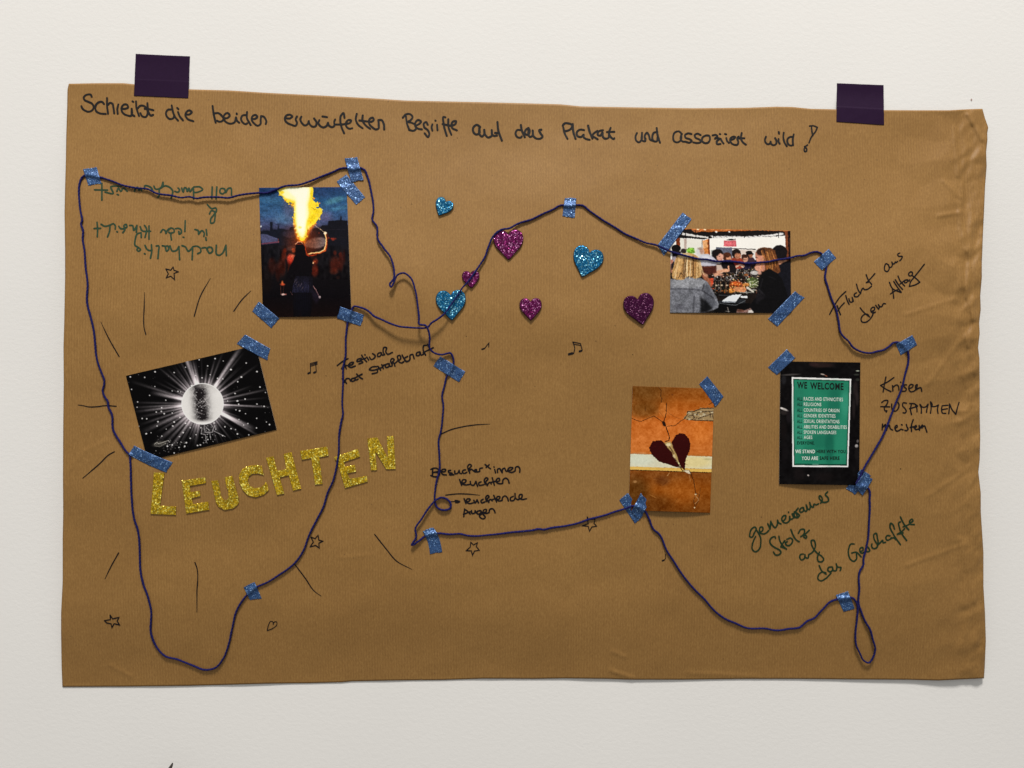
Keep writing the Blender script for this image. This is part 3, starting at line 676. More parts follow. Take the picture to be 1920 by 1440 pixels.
RAYS = [(C6, [(400, 915), (470, 1060), (555, 1208)], (.35, 1)), (C6, [(770, 665), (766, 800), (762, 900), (765, 960), (780, 1022)], (.35, 1)),
        (C6, [(1325, 548), (1240, 700), (1188, 868)], (.4, 1)), (C6, [(1668, 652), (1590, 730), (1522, 825)], (.35, 1)),
        ((130, 740, 19.2), [(315, 370), (450, 385), (680, 435), (950, 435), (1300, 393), (1685, 415)], (.6, 1)),
        ((120, 820, 13.71), [(480, 1050), (900, 690), (1180, 430), (1295, 370)], (.6, 1)),
        (E2, [(435, 130), (390, 210), (343, 305)], (1, .4)), (E2, [(944, 195), (955, 225), (957, 400), (957, 525)], (1, .5)),
        (E2, [(1605, 200), (1680, 300), (1740, 385), (1785, 418)], (1, .4)), (E3, [(187, 65), (250, 145), (310, 215), (398, 263)], (1, .3)),
        (D6, [(412, 165), (500, 125), (620, 95), (740, 78), (860, 72)], (1, .3)), (BE, [(400, 595), (600, 575), (780, 580), (960, 597)], (1, .3))]
for c, p, tp in RAYS:
    ink = Ink(); ink.stroke(px(c, p), 2.1, taper=tp); ink.make('drawn_ray', M_PEN)
for i, (a, b) in enumerate([(772, 382), (1688.5, 878.5), (874, 630), (1186, 664), (1153, 610), (1117, 639), (1427, 969), (857, 258), (611, 704), (1479, 316)]):
    ink = Ink(); ink.stroke([(a, b), (a + .5, b + .9)], 1.4 if i == 1 else .9); ink.make('ink_dot', M_PEN)

# ------------------------------------------------------------------ printed photographs: a small painter for the flat prints
class Canvas:
    K = 2.4
    def __init__(s, quad, crop, base):
        q = np.array(quad, float)
        s.x0, s.y0 = q.min(0) - 3; s.x1, s.y1 = q.max(0) + 3
        s.w = int((s.x1 - s.x0) * s.K); s.h = int((s.y1 - s.y0) * s.K)
        s.a = np.ones((s.h, s.w, 3)) * np.array(base, float)
        s.c = crop
        ox, oy, k = crop
        yy, xx = np.mgrid[0:s.h, 0:s.w]
        s.X = ((xx + .5) / s.K + s.x0 - ox) * k      # crop coordinates of each cell
        s.Y = ((yy + .5) / s.K + s.y0 - oy) * k
        s.u = k / s.K                                  # crop units per cell
    def _win(s, xs, ys, pad):
        a = int(max(0, (min(xs) - pad - s.X[0, 0]) / s.u)); b = int(min(s.w, (max(xs) + pad - s.X[0, 0]) / s.u + 2))
        c = int(max(0, (min(ys) - pad - s.Y[0, 0]) / s.u)); d = int(min(s.h, (max(ys) + pad - s.Y[0, 0]) / s.u + 2))
        return slice(c, max(c, d)), slice(a, max(a, b))
    def _blend(s, w_, m, col, alpha, add=False):
        m = (np.clip(m, 0, 1) * alpha)[..., None]
        if add: s.a[w_] = np.clip(s.a[w_] + m * np.array(col, float), 0, 255)
        else: s.a[w_] = s.a[w_] * (1 - m) + np.array(col, float) * m
    @staticmethod
    def _blur(m, n):
        n = int(n)
        if n < 1: return m
        for ax in (0, 1):
            for _ in range(2):
                k = 2 * n + 1
                pw = [(n + 1, n) if i == ax else (0, 0) for i in (0, 1)]
                c = np.cumsum(np.pad(m, pw, mode='constant'), axis=ax)
                m = (np.take(c, range(k, c.shape[ax]), axis=ax) - np.take(c, range(0, c.shape[ax] - k), axis=ax)) / k
        return m
    def poly(s, pts, col, alpha=1, blur=0, rough=0, smooth=False, add=False):
        p = np.array(pts, float)
        if smooth: p = catmull(p, 4, closed=True)
        w_ = s._win(p[:, 0], p[:, 1], blur * 2 + rough + 4)
        X, Y = s.X[w_], s.Y[w_]
        if X.size == 0: return
        if rough:
            X = X + rough * 2 * vnoise(X / (rough * 2.2), Y / (rough * 2.2), 3); Y = Y + rough * 2 * vnoise(X / (rough * 2.2), Y / (rough * 2.2), 4)
        m = np.zeros(X.shape, bool)
        n = len(p)
        for i in range(n):
            xa, ya = p[i]; xb, yb = p[(i + 1) % n]
            if ya == yb: continue
            cnd = ((ya > Y) != (yb > Y)) & (X < (xb - xa) * (Y - ya) / (yb - ya) + xa)
            m ^= cnd
        s._blend(w_, s._blur(m.astype(float), max(blur / s.u, 0)) if blur else m.astype(float), col, alpha, add)
    def ell(s, x, y, rx, ry, col, alpha=1, blur=0, ang=0, add=False):
        w_ = s._win((x - max(rx, ry) * (1 + blur), x + max(rx, ry) * (1 + blur)), (y - max(rx, ry) * (1 + blur), y + max(rx, ry) * (1 + blur)), 4)
        X = s.X[w_] - x; Y = s.Y[w_] - y
        ca, sa = math.cos(ang), math.sin(ang)
        d = np.hypot((X * ca + Y * sa) / rx, (-X * sa + Y * ca) / ry)
        if blur: m = np.clip((1 + blur - d) / (2 * blur), 0, 1); m = m * m * (3 - 2 * m)
        else: m = np.clip((1 - d) * min(rx, ry) / s.u + .5, 0, 1)
        s._blend(w_, m, col, alpha, add)
    def line(s, pts, wd, col, alpha=1, soft=1.0, w2=None, add=False, fade=None):
        p = np.array(pts, float)
        w_ = s._win(p[:, 0], p[:, 1], max(wd, w2 or 0) * 1.5 + 6)
        X, Y = s.X[w_], s.Y[w_]
        if X.size == 0: return
        best = np.zeros(X.shape)
        L = np.concatenate([[0], np.cumsum(np.hypot(*(np.diff(p, axis=0)).T))]); tot = L[-1] + 1e-9
        for i in range(len(p) - 1):
            a, b = p[i], p[i + 1]; dx, dy = b - a
            t = np.clip(((X - a[0]) * dx + (Y - a[1]) * dy) / (dx * dx + dy * dy + 1e-9), 0, 1)
            d = np.hypot(X - a[0] - t * dx, Y - a[1] - t * dy)
            g = (L[i] + t * math.hypot(dx, dy)) / tot
            ww = wd if w2 is None else wd + (w2 - wd) * g
            m = np.clip((ww / 2 - d) / (soft * s.u) + .5, 0, 1)
            if fade: m = m * (fade[0] + (fade[1] - fade[0]) * g)
            best = np.maximum(best, m)
        s._blend(w_, best, col, alpha, add)
    def vgrad(s, stops):
        ys = [a for a, _ in stops]
        for k in range(3): s.a[..., k] = np.interp(s.Y, ys, [c[k] for _, c in stops])
    def speckle(s, amp, scale, seed, region=None, stretch=1):
        n = vnoise(s.X / scale, s.Y / (scale * stretch), seed)[..., None] * 2 * amp
        m = 1.0 if region is None else region[..., None]
        s.a = np.clip(s.a + n * m, 0, 255)
    def warp(s, amp, scale):
        dx = amp * 2 * (vnoise(s.X / scale, s.Y / scale, 31) + .5 * vnoise(s.X / scale * 2.3, s.Y / scale * 2.3, 33)) / s.u
        dy = amp * 2 * (vnoise(s.X / scale, s.Y / scale, 32) + .5 * vnoise(s.X / scale * 2.3, s.Y / scale * 2.3, 34)) / s.u
        yy, xx = np.mgrid[0:s.h, 0:s.w]
        s.a = s.a[np.clip((yy + dy).round().astype(int), 0, s.h - 1), np.clip((xx + dx).round().astype(int), 0, s.w - 1)]
    def finish(s, sharp=.55, grain=3.5, seed=3):
        if getattr(s, 'soft', 0): s.a = np.stack([s._blur(s.a[..., k], 1) for k in range(3)], -1) * s.soft + s.a * (1 - s.soft)
        tx = getattr(s, 'tex', 0)
        if tx:
            m = vnoise(s.X / 10, s.Y / 10, 21) + .8 * vnoise(s.X / 24, s.Y / 20, 22) + .6 * vnoise(s.X / 55, s.Y / 50, 23)
            lum = s.a.mean(-1)
            s.a = np.clip(s.a * (1 + (tx * m * 1.3 * (1 - sstep(130, 200, lum)))[..., None]), 0, 255)
        b = np.stack([s._blur(s.a[..., k], 2) for k in range(3)], -1)
        n = np.random.RandomState(seed).normal(0, 1, s.a.shape[:2])
        n = s._blur(n, 1) * 2.2
        s.a = np.clip(s.a + sharp * (s.a - b) + (n * grain)[..., None] * (.35 + .65 * (s.a.mean(-1, keepdims=True) / 160).clip(0, 1)), 0, 255)
    def sample(s, gx, gy):
        x = np.clip((gx - s.x0) * s.K - .5, 0, s.w - 1.001); y = np.clip((gy - s.y0) * s.K - .5, 0, s.h - 1.001)
        xi = x.astype(int); yi = y.astype(int); fx = (x - xi)[..., None]; fy = (y - yi)[..., None]
        A = s.a
        return (A[yi, xi] * (1 - fx) + A[yi, xi + 1] * fx) * (1 - fy) + (A[yi + 1, xi] * (1 - fx) + A[yi + 1, xi + 1] * fx) * fy

PHOTOS = []
def bil(q, u, v):
    q = np.array(q, float)
    u = np.asarray(u)[..., None]; v = np.asarray(v)[..., None]
    return q[0] * (1 - u) * (1 - v) + q[1] * u * (1 - v) + q[2] * u * v + q[3] * (1 - u) * v
def inside_dist(q, x, y):
    """signed distance (px, + inside) to a convex quad TL TR BR BL"""
    d = np.full(np.shape(x), 1e9)
    for i in range(4):
        a = q[i]; b = q[(i + 1) % 4]
        L = math.hypot(b[0] - a[0], b[1] - a[1])
        d = np.minimum(d, ((b[0] - a[0]) * (np.asarray(y) - a[1]) - (b[1] - a[1]) * (np.asarray(x) - a[0])) / L)
    return d
def photo_print(quad, cv, curl, gain, label):
    """curl(u, v) extra height in metres"""
    wpx = math.hypot(quad[1][0] - quad[0][0], quad[1][1] - quad[0][1]); hpx = math.hypot(quad[3][0] - quad[0][0], quad[3][1] - quad[0][1])
    nx = int(wpx * 1.6); ny = int(hpx * 1.6)
    cv.finish()
    u, v = np.meshgrid(np.linspace(0, 1, nx), np.linspace(0, 1, ny))
    g = bil(quad, u, v)
    h = H(g[..., 0], g[..., 1]) + .0007 + curl(u, v)
    fr = PA(g[..., 0], g[..., 1], h).reshape(-1, 3)
    ix = np.arange(nx * ny).reshape(ny, nx)
    fc = np.stack([ix[:-1, :-1], ix[1:, :-1], ix[1:, 1:], ix[:-1, 1:]], -1).reshape(-1, 4).tolist()
    nf = len(fc)
    rg = list(ix[0]) + list(ix[1:, -1]) + list(ix[-1, ::-1][1:]) + list(ix[::-1, 0][1:-1])
    bk = fr[rg] + np.array([0, .0003, 0])
    for i in range(len(rg)):
        j = (i + 1) % len(rg); fc.append([rg[i], rg[j], len(fr) + j, len(fr) + i])
    o = obj('photo_print', np.vstack([fr, bk]), fc, [M_PRINT, M_CARD], smooth=True, mi=[0] * nf + [1] * len(rg))
    col = np.clip(lin(np.clip(cv.sample(g[..., 0], g[..., 1]), 0, 255)) * gain, 0, .9).reshape(-1, 3)
    col = np.vstack([col, np.full((len(rg), 3), .6)])
    ca = o.data.color_attributes.new('print', 'FLOAT_COLOR', 'POINT')
    ca.data.foreach_set('color', np.hstack([col, np.ones((len(col), 1))]).astype(np.float32).ravel())
    tag(o, label, 'photo print', 'printed photos taped to the poster')
    PHOTOS.append(quad)
    return o

random.seed(5)
# --- fire breather at dusk
QF = [(485.6, 352), (650, 350.7), (659, 593), (493, 595)]
c = Canvas(QF, (480, 340, 5.3333), (10, 10, 14))
c.vgrad([(50, (30, 52, 92)), (200, (40, 78, 116)), (330, (50, 82, 120)), (430, (62, 70, 104)), (490, (44, 44, 66)), (560, (14, 15, 24)), (700, (13, 11, 16)),
         (900, (10, 7, 10)), (1150, (8, 5, 9)), (1360, (24, 9, 9))])
for x, y, rx, ry, col, al, an in [(790, 190, 95, 28, (78, 132, 150), .75, -.3), (830, 270, 90, 20, (56, 104, 132), .6, -.2), (150, 190, 140, 30, (52, 92, 124), .5, .1), (290, 380, 100, 50, (84, 124, 160), .55, 0),
                                 (120, 90, 120, 26, (24, 44, 84), .6, .1), (640, 120, 90, 30, (34, 52, 88), .6, .2), (690, 350, 80, 50, (92, 78, 112), .6, 0), (330, 250, 60, 120, (88, 76, 96), .5, 0),
                                 (850, 120, 70, 22, (34, 62, 100), .6, .2), (820, 340, 90, 30, (40, 66, 104), .5, 0)]:
    c.ell(x, y, rx, ry, col, al, .6, an)
c.speckle(7, 60, 3, (c.Y < 470).astype(float), .35)
c.poly([(30, 500), (100, 492), (140, 495), (140, 405), (166, 405), (166, 480), (215, 480), (222, 440), (228, 440), (232, 470), (330, 490), (345, 458), (400, 452), (400, 640), (30, 640)], (17, 20, 32), 1, 3)
c.line([(200, 428), (245, 428)], 5, (24, 28, 44)); c.line([(222, 420), (222, 470)], 4, (22, 26, 40))
c.poly([(560, 470), (640, 462), (660, 440), (720, 438), (724, 396), (840, 388), (844, 350), (856, 350), (858, 388), (915, 394), (930, 640), (560, 640)], (15, 15, 23), 1, 3)
c.line([(640, 484), (920, 478)], 6, (28, 24, 32), .8); c.line([(700, 560), (910, 560)], 4, (30, 24, 28), .6)
c.poly([(270, 505), (390, 488), (392, 560), (330, 570), (270, 540)], (38, 42, 62), .8, 6)
c.poly([(40, 525), (100, 530), (215, 570), (225, 612), (60, 632)], (70, 72, 102), 1, 3); c.line([(60, 624), (225, 606)], 14, (92, 52, 70)); c.line([(222, 575), (224, 612)], 6, (122, 66, 70))
c.line([(228, 615), (232, 780)], 4, (28, 24, 30), .8); c.poly([(70, 640), (225, 622), (225, 800), (80, 820)], (14, 13, 18), .8, 4)
c.poly([(470, 650), (500, 600), (560, 575), (630, 560), (690, 572), (700, 628), (620, 668), (500, 655)], (104, 96, 98), 1, 8, smooth=True)
c.poly([(310, 660), (390, 636), (400, 700), (300, 690)], (66, 54, 60), .8, 8)
for x, y, r, a in [(770, 578, 16, .9), (725, 566, 10, .8), (795, 572, 9, .7), (630, 515, 8, .6), (755, 572, 8, .9)]: c.ell(x, y, r, r * .8, (150, 48, 30), a, .7)
# crowd lit red
for x, y, rx, ry, col, a in [(290, 690, 16, 22, (96, 30, 16), .8), (278, 740, 24, 55, (86, 26, 12), .8), (262, 850, 36, 90, (64, 20, 10), .75), (375, 690, 18, 22, (170, 70, 40), .8), (345, 770, 34, 40, (220, 72, 50), .9),
                             (370, 755, 22, 24, (235, 120, 90), .6), (345, 800, 30, 40, (190, 44, 26), .6), (160, 850, 40, 80, (52, 18, 12), .7), (150, 790, 18, 20, (46, 16, 12), .7), (220, 900, 26, 90, (50, 15, 9), .7),
                             (595, 800, 24, 30, (96, 28, 14), .9), (588, 890, 34, 60, (88, 24, 10), .85), (570, 815, 9, 9, (250, 190, 140), .9), (585, 800, 12, 8, (200, 90, 50), .8), (790, 715, 17, 24, (72, 22, 12), .85),
                             (790, 830, 52, 80, (66, 20, 10), .85), (775, 900, 40, 30, (90, 34, 18), .5), (845, 730, 15, 20, (86, 26, 14), .8), (850, 800, 24, 90, (60, 17, 9), .8), (700, 640, 20, 15, (60, 22, 20), .6),
                             (880, 760, 14, 70, (46, 12, 8), .7), (330, 880, 14, 60, (70, 24, 12), .7), (100, 1000, 60, 120, (16, 8, 8), .7), (820, 960, 20, 16, (40, 18, 14), .6)]:
    c.ell(x, y, rx, ry, col, a, .45)
c.speckle(9, 22, 9, ((c.Y > 640) & (c.Y < 980)).astype(float), 1.8)
c.ell(470, 600, 150, 150, (150, 50, 10), .55, .8)
c.poly([(400, 440), (420, 600), (450, 640), (520, 560), (560, 440)], (220, 90, 14), .75, 16)
c.poly([(350, 250), (375, 220), (385, 380), (380, 460), (400, 560), (440, 620), (490, 620), (530, 500), (600, 430), (560, 380)], (238, 130, 30), .8, 9)
c.poly([(222, 92), (240, 66), (330, 52), (460, 46), (562, 50), (574, 90), (570, 120), (560, 170), (580, 200), (600, 212), (622, 206), (632, 228), (628, 252), (600, 262), (616, 270), (645, 262), (664, 288),
        (660, 325), (640, 352), (622, 384), (600, 410), (580, 434), (548, 436), (530, 470), (515, 488), (508, 540), (482, 590), (450, 600), (420, 540), (404, 500), (396, 450), (378, 425), (372, 380), (384, 300), (376, 228), (345, 208),
        (320, 218), (288, 190), (270, 150), (236, 138)], (246, 214, 50), 1, 1.5, rough=5)
for _ in range(46):
    i = random.randrange(22)
    ex, ey = [(232, 95), (240, 130), (275, 160), (295, 195), (330, 218), (372, 235), (385, 300), (374, 370), (380, 425), (398, 470), (406, 510), (425, 560), (568, 110), (575, 160), (628, 222), (660, 290), (655, 335), (630, 372), (600, 415), (545, 440), (525, 480), (505, 550)][i]
    c.ell(ex + random.gauss(0, 5), ey + random.gauss(0, 7), random.uniform(6, 15), random.uniform(5, 12), random.choice([(250, 222, 70), (238, 190, 40), (250, 236, 130), (226, 140, 30)]) if ey < 400 or ex > 500 else random.choice([(236, 150, 50), (250, 220, 120)]), .85, .3, random.uniform(-1, 1))
c.poly([(235, 92), (330, 62), (460, 50), (540, 60), (545, 140), (520, 230), (530, 330), (505, 400), (500, 500), (470, 570), (435, 550), (408, 480), (400, 410), (392, 300), (395, 200), (340, 180), (290, 165), (260, 130)],
       (255, 246, 190), .95, 9, rough=3)
c.poly([(290, 70), (530, 60), (500, 240), (500, 380), (470, 540), (420, 480), (410, 300), (400, 170)], (255, 253, 226), .9, 12)
for x, y, rx, ry, a_ in [(600, 300, 30, 20, .4), (560, 380, 30, 30, -.5), (610, 240, 14, 10, 0), (260, 110, 20, 14, 0), (555, 130, 12, 30, 0), (580, 345, 30, 14, .6)]:
    c.ell(x, y, rx, ry, (240, 206, 24), .85, .5, a_)
c.line([(560, 262), (585, 282), (598, 280)], 5, (150, 108, 20), .8); c.line([(520, 395), (545, 400), (540, 420)], 6, (190, 120, 20), .8); c.line([(520, 470), (516, 500)], 6, (120, 50, 10), .7)
c.line([(232, 138), (270, 150), (288, 190), (320, 220), (345, 210), (376, 230)], 3, (88, 70, 24), .6); c.line([(632, 228), (628, 252), (664, 288), (660, 325), (600, 410)], 3, (88, 76, 30), .6)
c.ell(440, 460, 16, 12, (250, 220, 60), .6, .7); c.ell(525, 460, 12, 20, (250, 230, 120), .8, .5); c.ell(390, 440, 14, 12, (240, 160, 60), .7, .6)
# person
c.poly([(396, 650), (410, 610), (470, 612), (492, 660), (500, 720), (540, 745), (565, 800), (560, 900), (548, 960), (565, 1040), (570, 1110), (555, 1240), (545, 1355), (460, 1355), (455, 1200), (430, 1355), (375, 1355), (372, 1200),
        (365, 1080), (400, 990), (385, 930), (350, 940), (320, 1000), (300, 1040), (300, 960), (330, 870), (370, 790), (392, 740)], (8, 5, 9), 1, 3)
c.line([(395, 628), (420, 606), (450, 606), (470, 628)], 7, (230, 150, 110)); c.line([(410, 626), (455, 628)], 7, (120, 40, 20)); c.line([(470, 625), (490, 650), (500, 690)], 5, (150, 48, 14))
c.line([(488, 640), (500, 700), (512, 740)], 5, (190, 60, 16), .9); c.line([(505, 735), (535, 745), (600, 735)], 9, (160, 46, 16))
c.line([(520, 730), (560, 718), (640, 716), (690, 690), (702, 640), (705, 580), (695, 530)], 15, (190, 84, 36)); c.line([(530, 726), (560, 716), (640, 708), (684, 680), (698, 630), (700, 570), (690, 520)], 8.5, (250, 206, 138))
c.ell(692, 518, 15, 14, (255, 226, 190), 1, .3); c.line([(590, 440), (690, 515)], 3.5, (228, 196, 150), .9); c.line([(712, 520), (722, 560), (705, 690)], 6, (90, 30, 12), .8)
for i in range(15):
    x = 378 + i * 13; bend = (x - 460) * .22
    c.line([(x + 14 - bend * .6, 950), (x, 1030), (x + bend * .5, 1110)], 5.5, (84, 88, 140), .6, fade=(.35, 1) if i < 12 else (.2, .5))
for x, y in ((385, 1010), (395, 1035), (410, 1060), (450, 1090), (440, 1050)): c.line([(x, y), (x + 22, y - 34)], 3, (190, 160, 156), .45)
c.ell(465, 1220, 85, 130, (9, 8, 18), .7, .4)
for i in range(8): c.line([(385 + i * 22, 1120), (390 + i * 20, 1340)], 3, (20, 20, 42), .35)
c.ell(265, 1030, 22, 12, (230, 90, 50), .8, .6); c.ell(262, 1010, 8, 14, (240, 120, 60), .8, .6); c.line([(245, 1040), (250, 1130)], 4, (120, 60, 40), .7); c.line([(280, 1040), (272, 1120)], 3, (130, 60, 40), .7)
c.ell(272, 1130, 20, 9, (240, 200, 190), .9, .5); c.ell(295, 1130, 9, 7, (200, 120, 110), .8, .5); c.line([(345, 1105), (365, 1135)], 5, (120, 80, 80), .7)
c.line([(572, 1045), (600, 1085), (635, 1160)], 7, (150, 110, 112)); c.ell(637, 1158, 10, 14, (226, 200, 200), .9, .4); c.poly([(560, 1080), (610, 1110), (640, 1170), (600, 1230), (560, 1150)], (34, 26, 44), .6, 10)
c.ell(48, 450, 7, 8, (235, 240, 240), 1, .5); c.line([(48, 330), (45, 610)], 3, (12, 18, 30), .5)
c.a *= (1 - .25 * sstep(1000, 1360, c.Y))[..., None]
c.tex = .18; c.warp(2.2, 13); c.soft = .6
photo_print(QF, c, lambda u, v: .0009 * np.sin(math.pi * u) * v + .0003 * (1 - v), 1.0, 'upright colour photo of a fire breather with a tall yellow flame at dusk')

# --- glitter ball with light beams
QD = [(236, 704.5), (479.8, 647.4), (518.8, 805.6), (276.9, 864)]
c = Canvas(QD, (220, 620, 5.538), (7, 6, 7))
cx, cy = 885, 760
rs = random.Random(3)
beams = [(-1.92, 30, 1150, .55), (-1.85, 10, 520, .9), (-2.05, 8, 560, .55), (-2.22, 10, 480, .35), (-2.45, 8, 620, .55), (-1.74, 6, 470, .5), (-1.57 - .22, 10, 480, .9), (-1.45, 8, 420, .45), (-1.30, 7, 520, .6), (-1.20, 9, 600, .4),
         (-.98, 26, 800, .75), (-.90, 9, 700, .5), (-.78, 8, 560, .35), (-.62, 8, 720, .55), (-.35, 8, 560, .4), (-.22, 12, 800, .45), (-.10, 7, 700, .35), (.04, 9, 760, .9), (.12, 6, 500, .4), (.34, 8, 430, .45), (.46, 30, 620, .95),
         (.52, 10, 780, .5), (.68, 8, 600, .35), (.90, 9, 500, .35), (1.05, 7, 420, .3), (1.2, 8, 460, .3), (1.75, 14, 460, .5), (1.84, 8, 420, .6), (1.95, 7, 380, .35), (2.08, 12, 520, .35), (2.2, 22, 620, .55), (2.32, 20, 640, .4),
         (2.45, 26, 640, .45), (2.58, 12, 560, .4), (2.7, 26, 720, .5), (2.82, 14, 700, .45), (2.93, 16, 700, .4), (3.03, 14, 720, .75), (3.09, 12, 740, .6), (-3.12, 10, 760, .4), (-2.92, 24, 560, .8), (-2.84, 16, 800, .4), (-2.70, 8, 560, .3),
         (-2.60, 6, 480, .35), (-2.36, 7, 520, .6), (-2.28, 5, 460, .35)]
for a, wd, L, al in beams:
    dx, dy = math.cos(a), math.sin(a)
    for k in range(3):
        aa = a + rs.uniform(-.012, .012) * (k > 0)
        dx, dy = math.cos(aa), math.sin(aa)
        c.line([(cx + 215 * dx, cy + 210 * dy), (cx + L * .6 * dx, cy + L * .6 * dy), (cx + L * dx, cy + L * dy)], wd * (.45 if k == 0 else 1.1), (205, 196, 200), al * (.7 if k == 0 else .5), 8, wd * (1.0 if k == 0 else 2.2), True, (1, 0))
for _ in range(70):
    a = rs.uniform(0, 6.283); L = rs.uniform(330, 620)
    c.line([(cx + 215 * math.cos(a), cy + 210 * math.sin(a)), (cx + L * math.cos(a), cy + L * math.sin(a))], 4, (140, 132, 138), rs.uniform(.1, .4), 3, 12, True, (1, 0))
c.ell(cx, cy, 262, 256, (150, 142, 146), .55, .3, 0, True)
dots = [(135, 480), (284, 485), (392, 427), (390, 580), (148, 610), (590, 435), (211, 740), (335, 672), (503, 722), (405, 845), (487, 862), (422, 945), (222, 993), (300, 1070), (350, 1060), (576, 990), (462, 1095), (646, 1100), (757, 1118), (757, 1008),
        (683, 1058), (817, 1080), (700, 1200), (833, 1192), (862, 1186), (716, 1163), (590, 1270), (940, 1130), (1093, 1090), (1117, 998), (1181, 1017), (1227, 1027), (1247, 1072), (1365, 1082), (1445, 1010), (1447, 910), (1355, 965), (1263, 922),
        (1331, 862), (1270, 832), (1232, 822), (1145, 880), (1247, 730), (1260, 764), (1327, 710), (1450, 762), (1524, 786), (1538, 642), (1481, 585), (1580, 975), (1548, 948), (1222, 652), (1250, 530), (1288, 482), (1180, 404), (1338, 336),
        (1100, 315), (1015, 290), (938, 366), (880, 490), (1040, 495), (965, 458), (812, 465), (708, 380), (658, 636), (630, 630), (570, 626), (1145, 730), (570, 855), (460, 800), (457, 838), (650, 900), (708, 962), (508, 1022), (413, 990), (590, 948),
        (258, 912), (305, 915), (205, 795), (570, 1186), (520, 1200), (640, 1212), (1312, 980), (1005, 958), (868, 1008), (850, 302), (770, 570), (1450, 425), (1095, 500), (1065, 895)]
for x, y in dots:
    r = rs.uniform(5, 8); c.ell(x, y, r * rs.uniform(.8, 1.4), r, (248, 246, 246), rs.uniform(.75, 1), .5, rs.uniform(-.6, .6))
for _ in range(60):
    x = rs.uniform(100, 1640); y = rs.uniform(300, 1330); c.ell(x, y, rs.uniform(2, 5), rs.uniform(2, 4.5), (200, 196, 198), rs.uniform(.2, .6), .6)
for _ in range(60):
    x = rs.uniform(380, 700); y = 1190 + rs.gauss(0, 50); c.ell(x, y, rs.uniform(3, 7), rs.uniform(2, 5), (220, 216, 214), rs.uniform(.2, .8), .6, rs.uniform(-1, 1))
c.ell(440, 1175, 70, 26, (110, 106, 98), .6, .5, -.2); c.line([(385, 1180), (410, 1160), (430, 1175), (500, 1150), (530, 1140)], 6, (200, 196, 186), .8); c.line([(385, 1195), (440, 1205), (500, 1170)], 5, (160, 156, 146), .7)
c.poly([(880, 985), (905, 975), (990, 975), (1020, 1060), (980, 1080), (900, 1070), (875, 1040)], (40, 38, 40), .8, 4)
for p in ([(905, 980), (900, 1020), (915, 1055), (985, 1055), (1000, 1010), (975, 975)], [(880, 1010), (870, 1070), (915, 1080), (925, 1160)], [(960, 1060), (970, 1130)], [(1000, 1040), (1060, 1070), (1100, 1090), (1120, 1100)], [(920, 1000), (960, 1040)], [(1005, 990), (1025, 1030)]):
    c.line(p, 6, (205, 200, 202), .75)
for _ in range(40): c.ell(rs.uniform(870, 1030), rs.uniform(980, 1170), rs.uniform(3, 7), rs.uniform(2, 6), (230, 228, 228), rs.uniform(.3, .9), .5)
c.ell(cx, cy, 220, 215, (238, 236, 234))
bm = np.hypot((c.X - cx) / 212, (c.Y - cy) / 208) < 1
dk = (np.exp(-(((c.X - 868 - (c.Y - 760) * .10) / (74 + 8 * vnoise(c.X / 20, c.Y / 20, 2))) ** 2) * 1.1) * (1 - sstep(900, 960, c.Y)) * sstep(545, 600, c.Y + 20))
dk = np.clip(dk * 1.25 + .55 * vnoise(c.X / 9, c.Y / 9, 5) * dk + .25 * vnoise(c.X / 26, c.Y / 22, 7) * dk, 0, 1) * bm
c.a = c.a * (1 - dk[..., None]) + np.array((30, 26, 28)) * dk[..., None]
for a, b in (((800, 780), (930, 700)), ((800, 830), (880, 865)), ((880, 760), (990, 640)), ((830, 720), (770, 640)), ((870, 790), (960, 760)), ((800, 600), (770, 690)), ((900, 700), (960, 780))):
    c.line([a, b], 9, (215, 210, 210), .5, 4)
for _ in range(60): c.ell(rs.uniform(790, 980), rs.uniform(570, 920), rs.uniform(3, 9), rs.uniform(2, 6), (238, 236, 236), rs.uniform(.2, .8), .6)
c.ell(905, 575, 90, 28, (190, 186, 184), .5, .6); c.ell(1000, 600, 60, 40, (205, 202, 200), .35, .7)
c.line([(cx + 216 * math.cos(t_), cy + 211 * math.sin(t_)) for t_ in np.linspace(0, 6.283, 60)], 6, (255, 255, 255), .8)
c.tex = .12; c.soft = .6
photo_print(QD, c, lambda u, v: .0005 * np.sin(math.pi * u) + .0004 * np.sin(math.pi * v), 1.0, 'tilted black and white photo of a glowing mirror ball with light beams')

# --- long dinner table
QC = [(1258, 428.3), (1482, 432.5), (1483.5, 587), (1256.3, 586.5)]
c = Canvas(QC, (1220, 380, 6), (20, 17, 17))
c.poly([(220, 400), (660, 400), (1530, 360), (1530, 760), (220, 700)], (238, 236, 230))
c.poly([(320, 400), (580, 420), (580, 640), (320, 600)], (226, 224, 214)); c.poly([(375, 405), (405, 405), (405, 540), (378, 540)], (172, 152, 142), .9, 3); c.line([(578, 420), (578, 560)], 7, (60, 60, 62))
c.poly([(222, 285), (1600, 285), (1600, 330), (1510, 330), (1200, 312), (860, 322), (640, 330), (222, 300)], (166, 92, 40)); c.speckle(20, 30, 2, ((c.Y < 330)).astype(float), .4)
c.poly([(330, 300), (460, 300), (560, 330), (660, 350), (900, 326), (1200, 312), (1500, 320), (1510, 345), (1510, 372), (1300, 385), (1100, 382), (900, 385), (700, 400), (560, 412), (330, 390)], (22, 18, 18), 1, 2, rough=3)
c.line([(470, 305), (500, 330), (560, 318), (600, 300), (620, 310)], 16, (196, 112, 60), .9, 3); c.ell(532, 300, 14, 8, (250, 220, 180), 1, .6); c.ell(612, 302, 16, 9, (250, 220, 180), 1, .6); c.ell(738, 328, 12, 10, (240, 235, 225), 1, .5); c.ell(884, 328, 11, 8, (240, 235, 225), 1, .5)
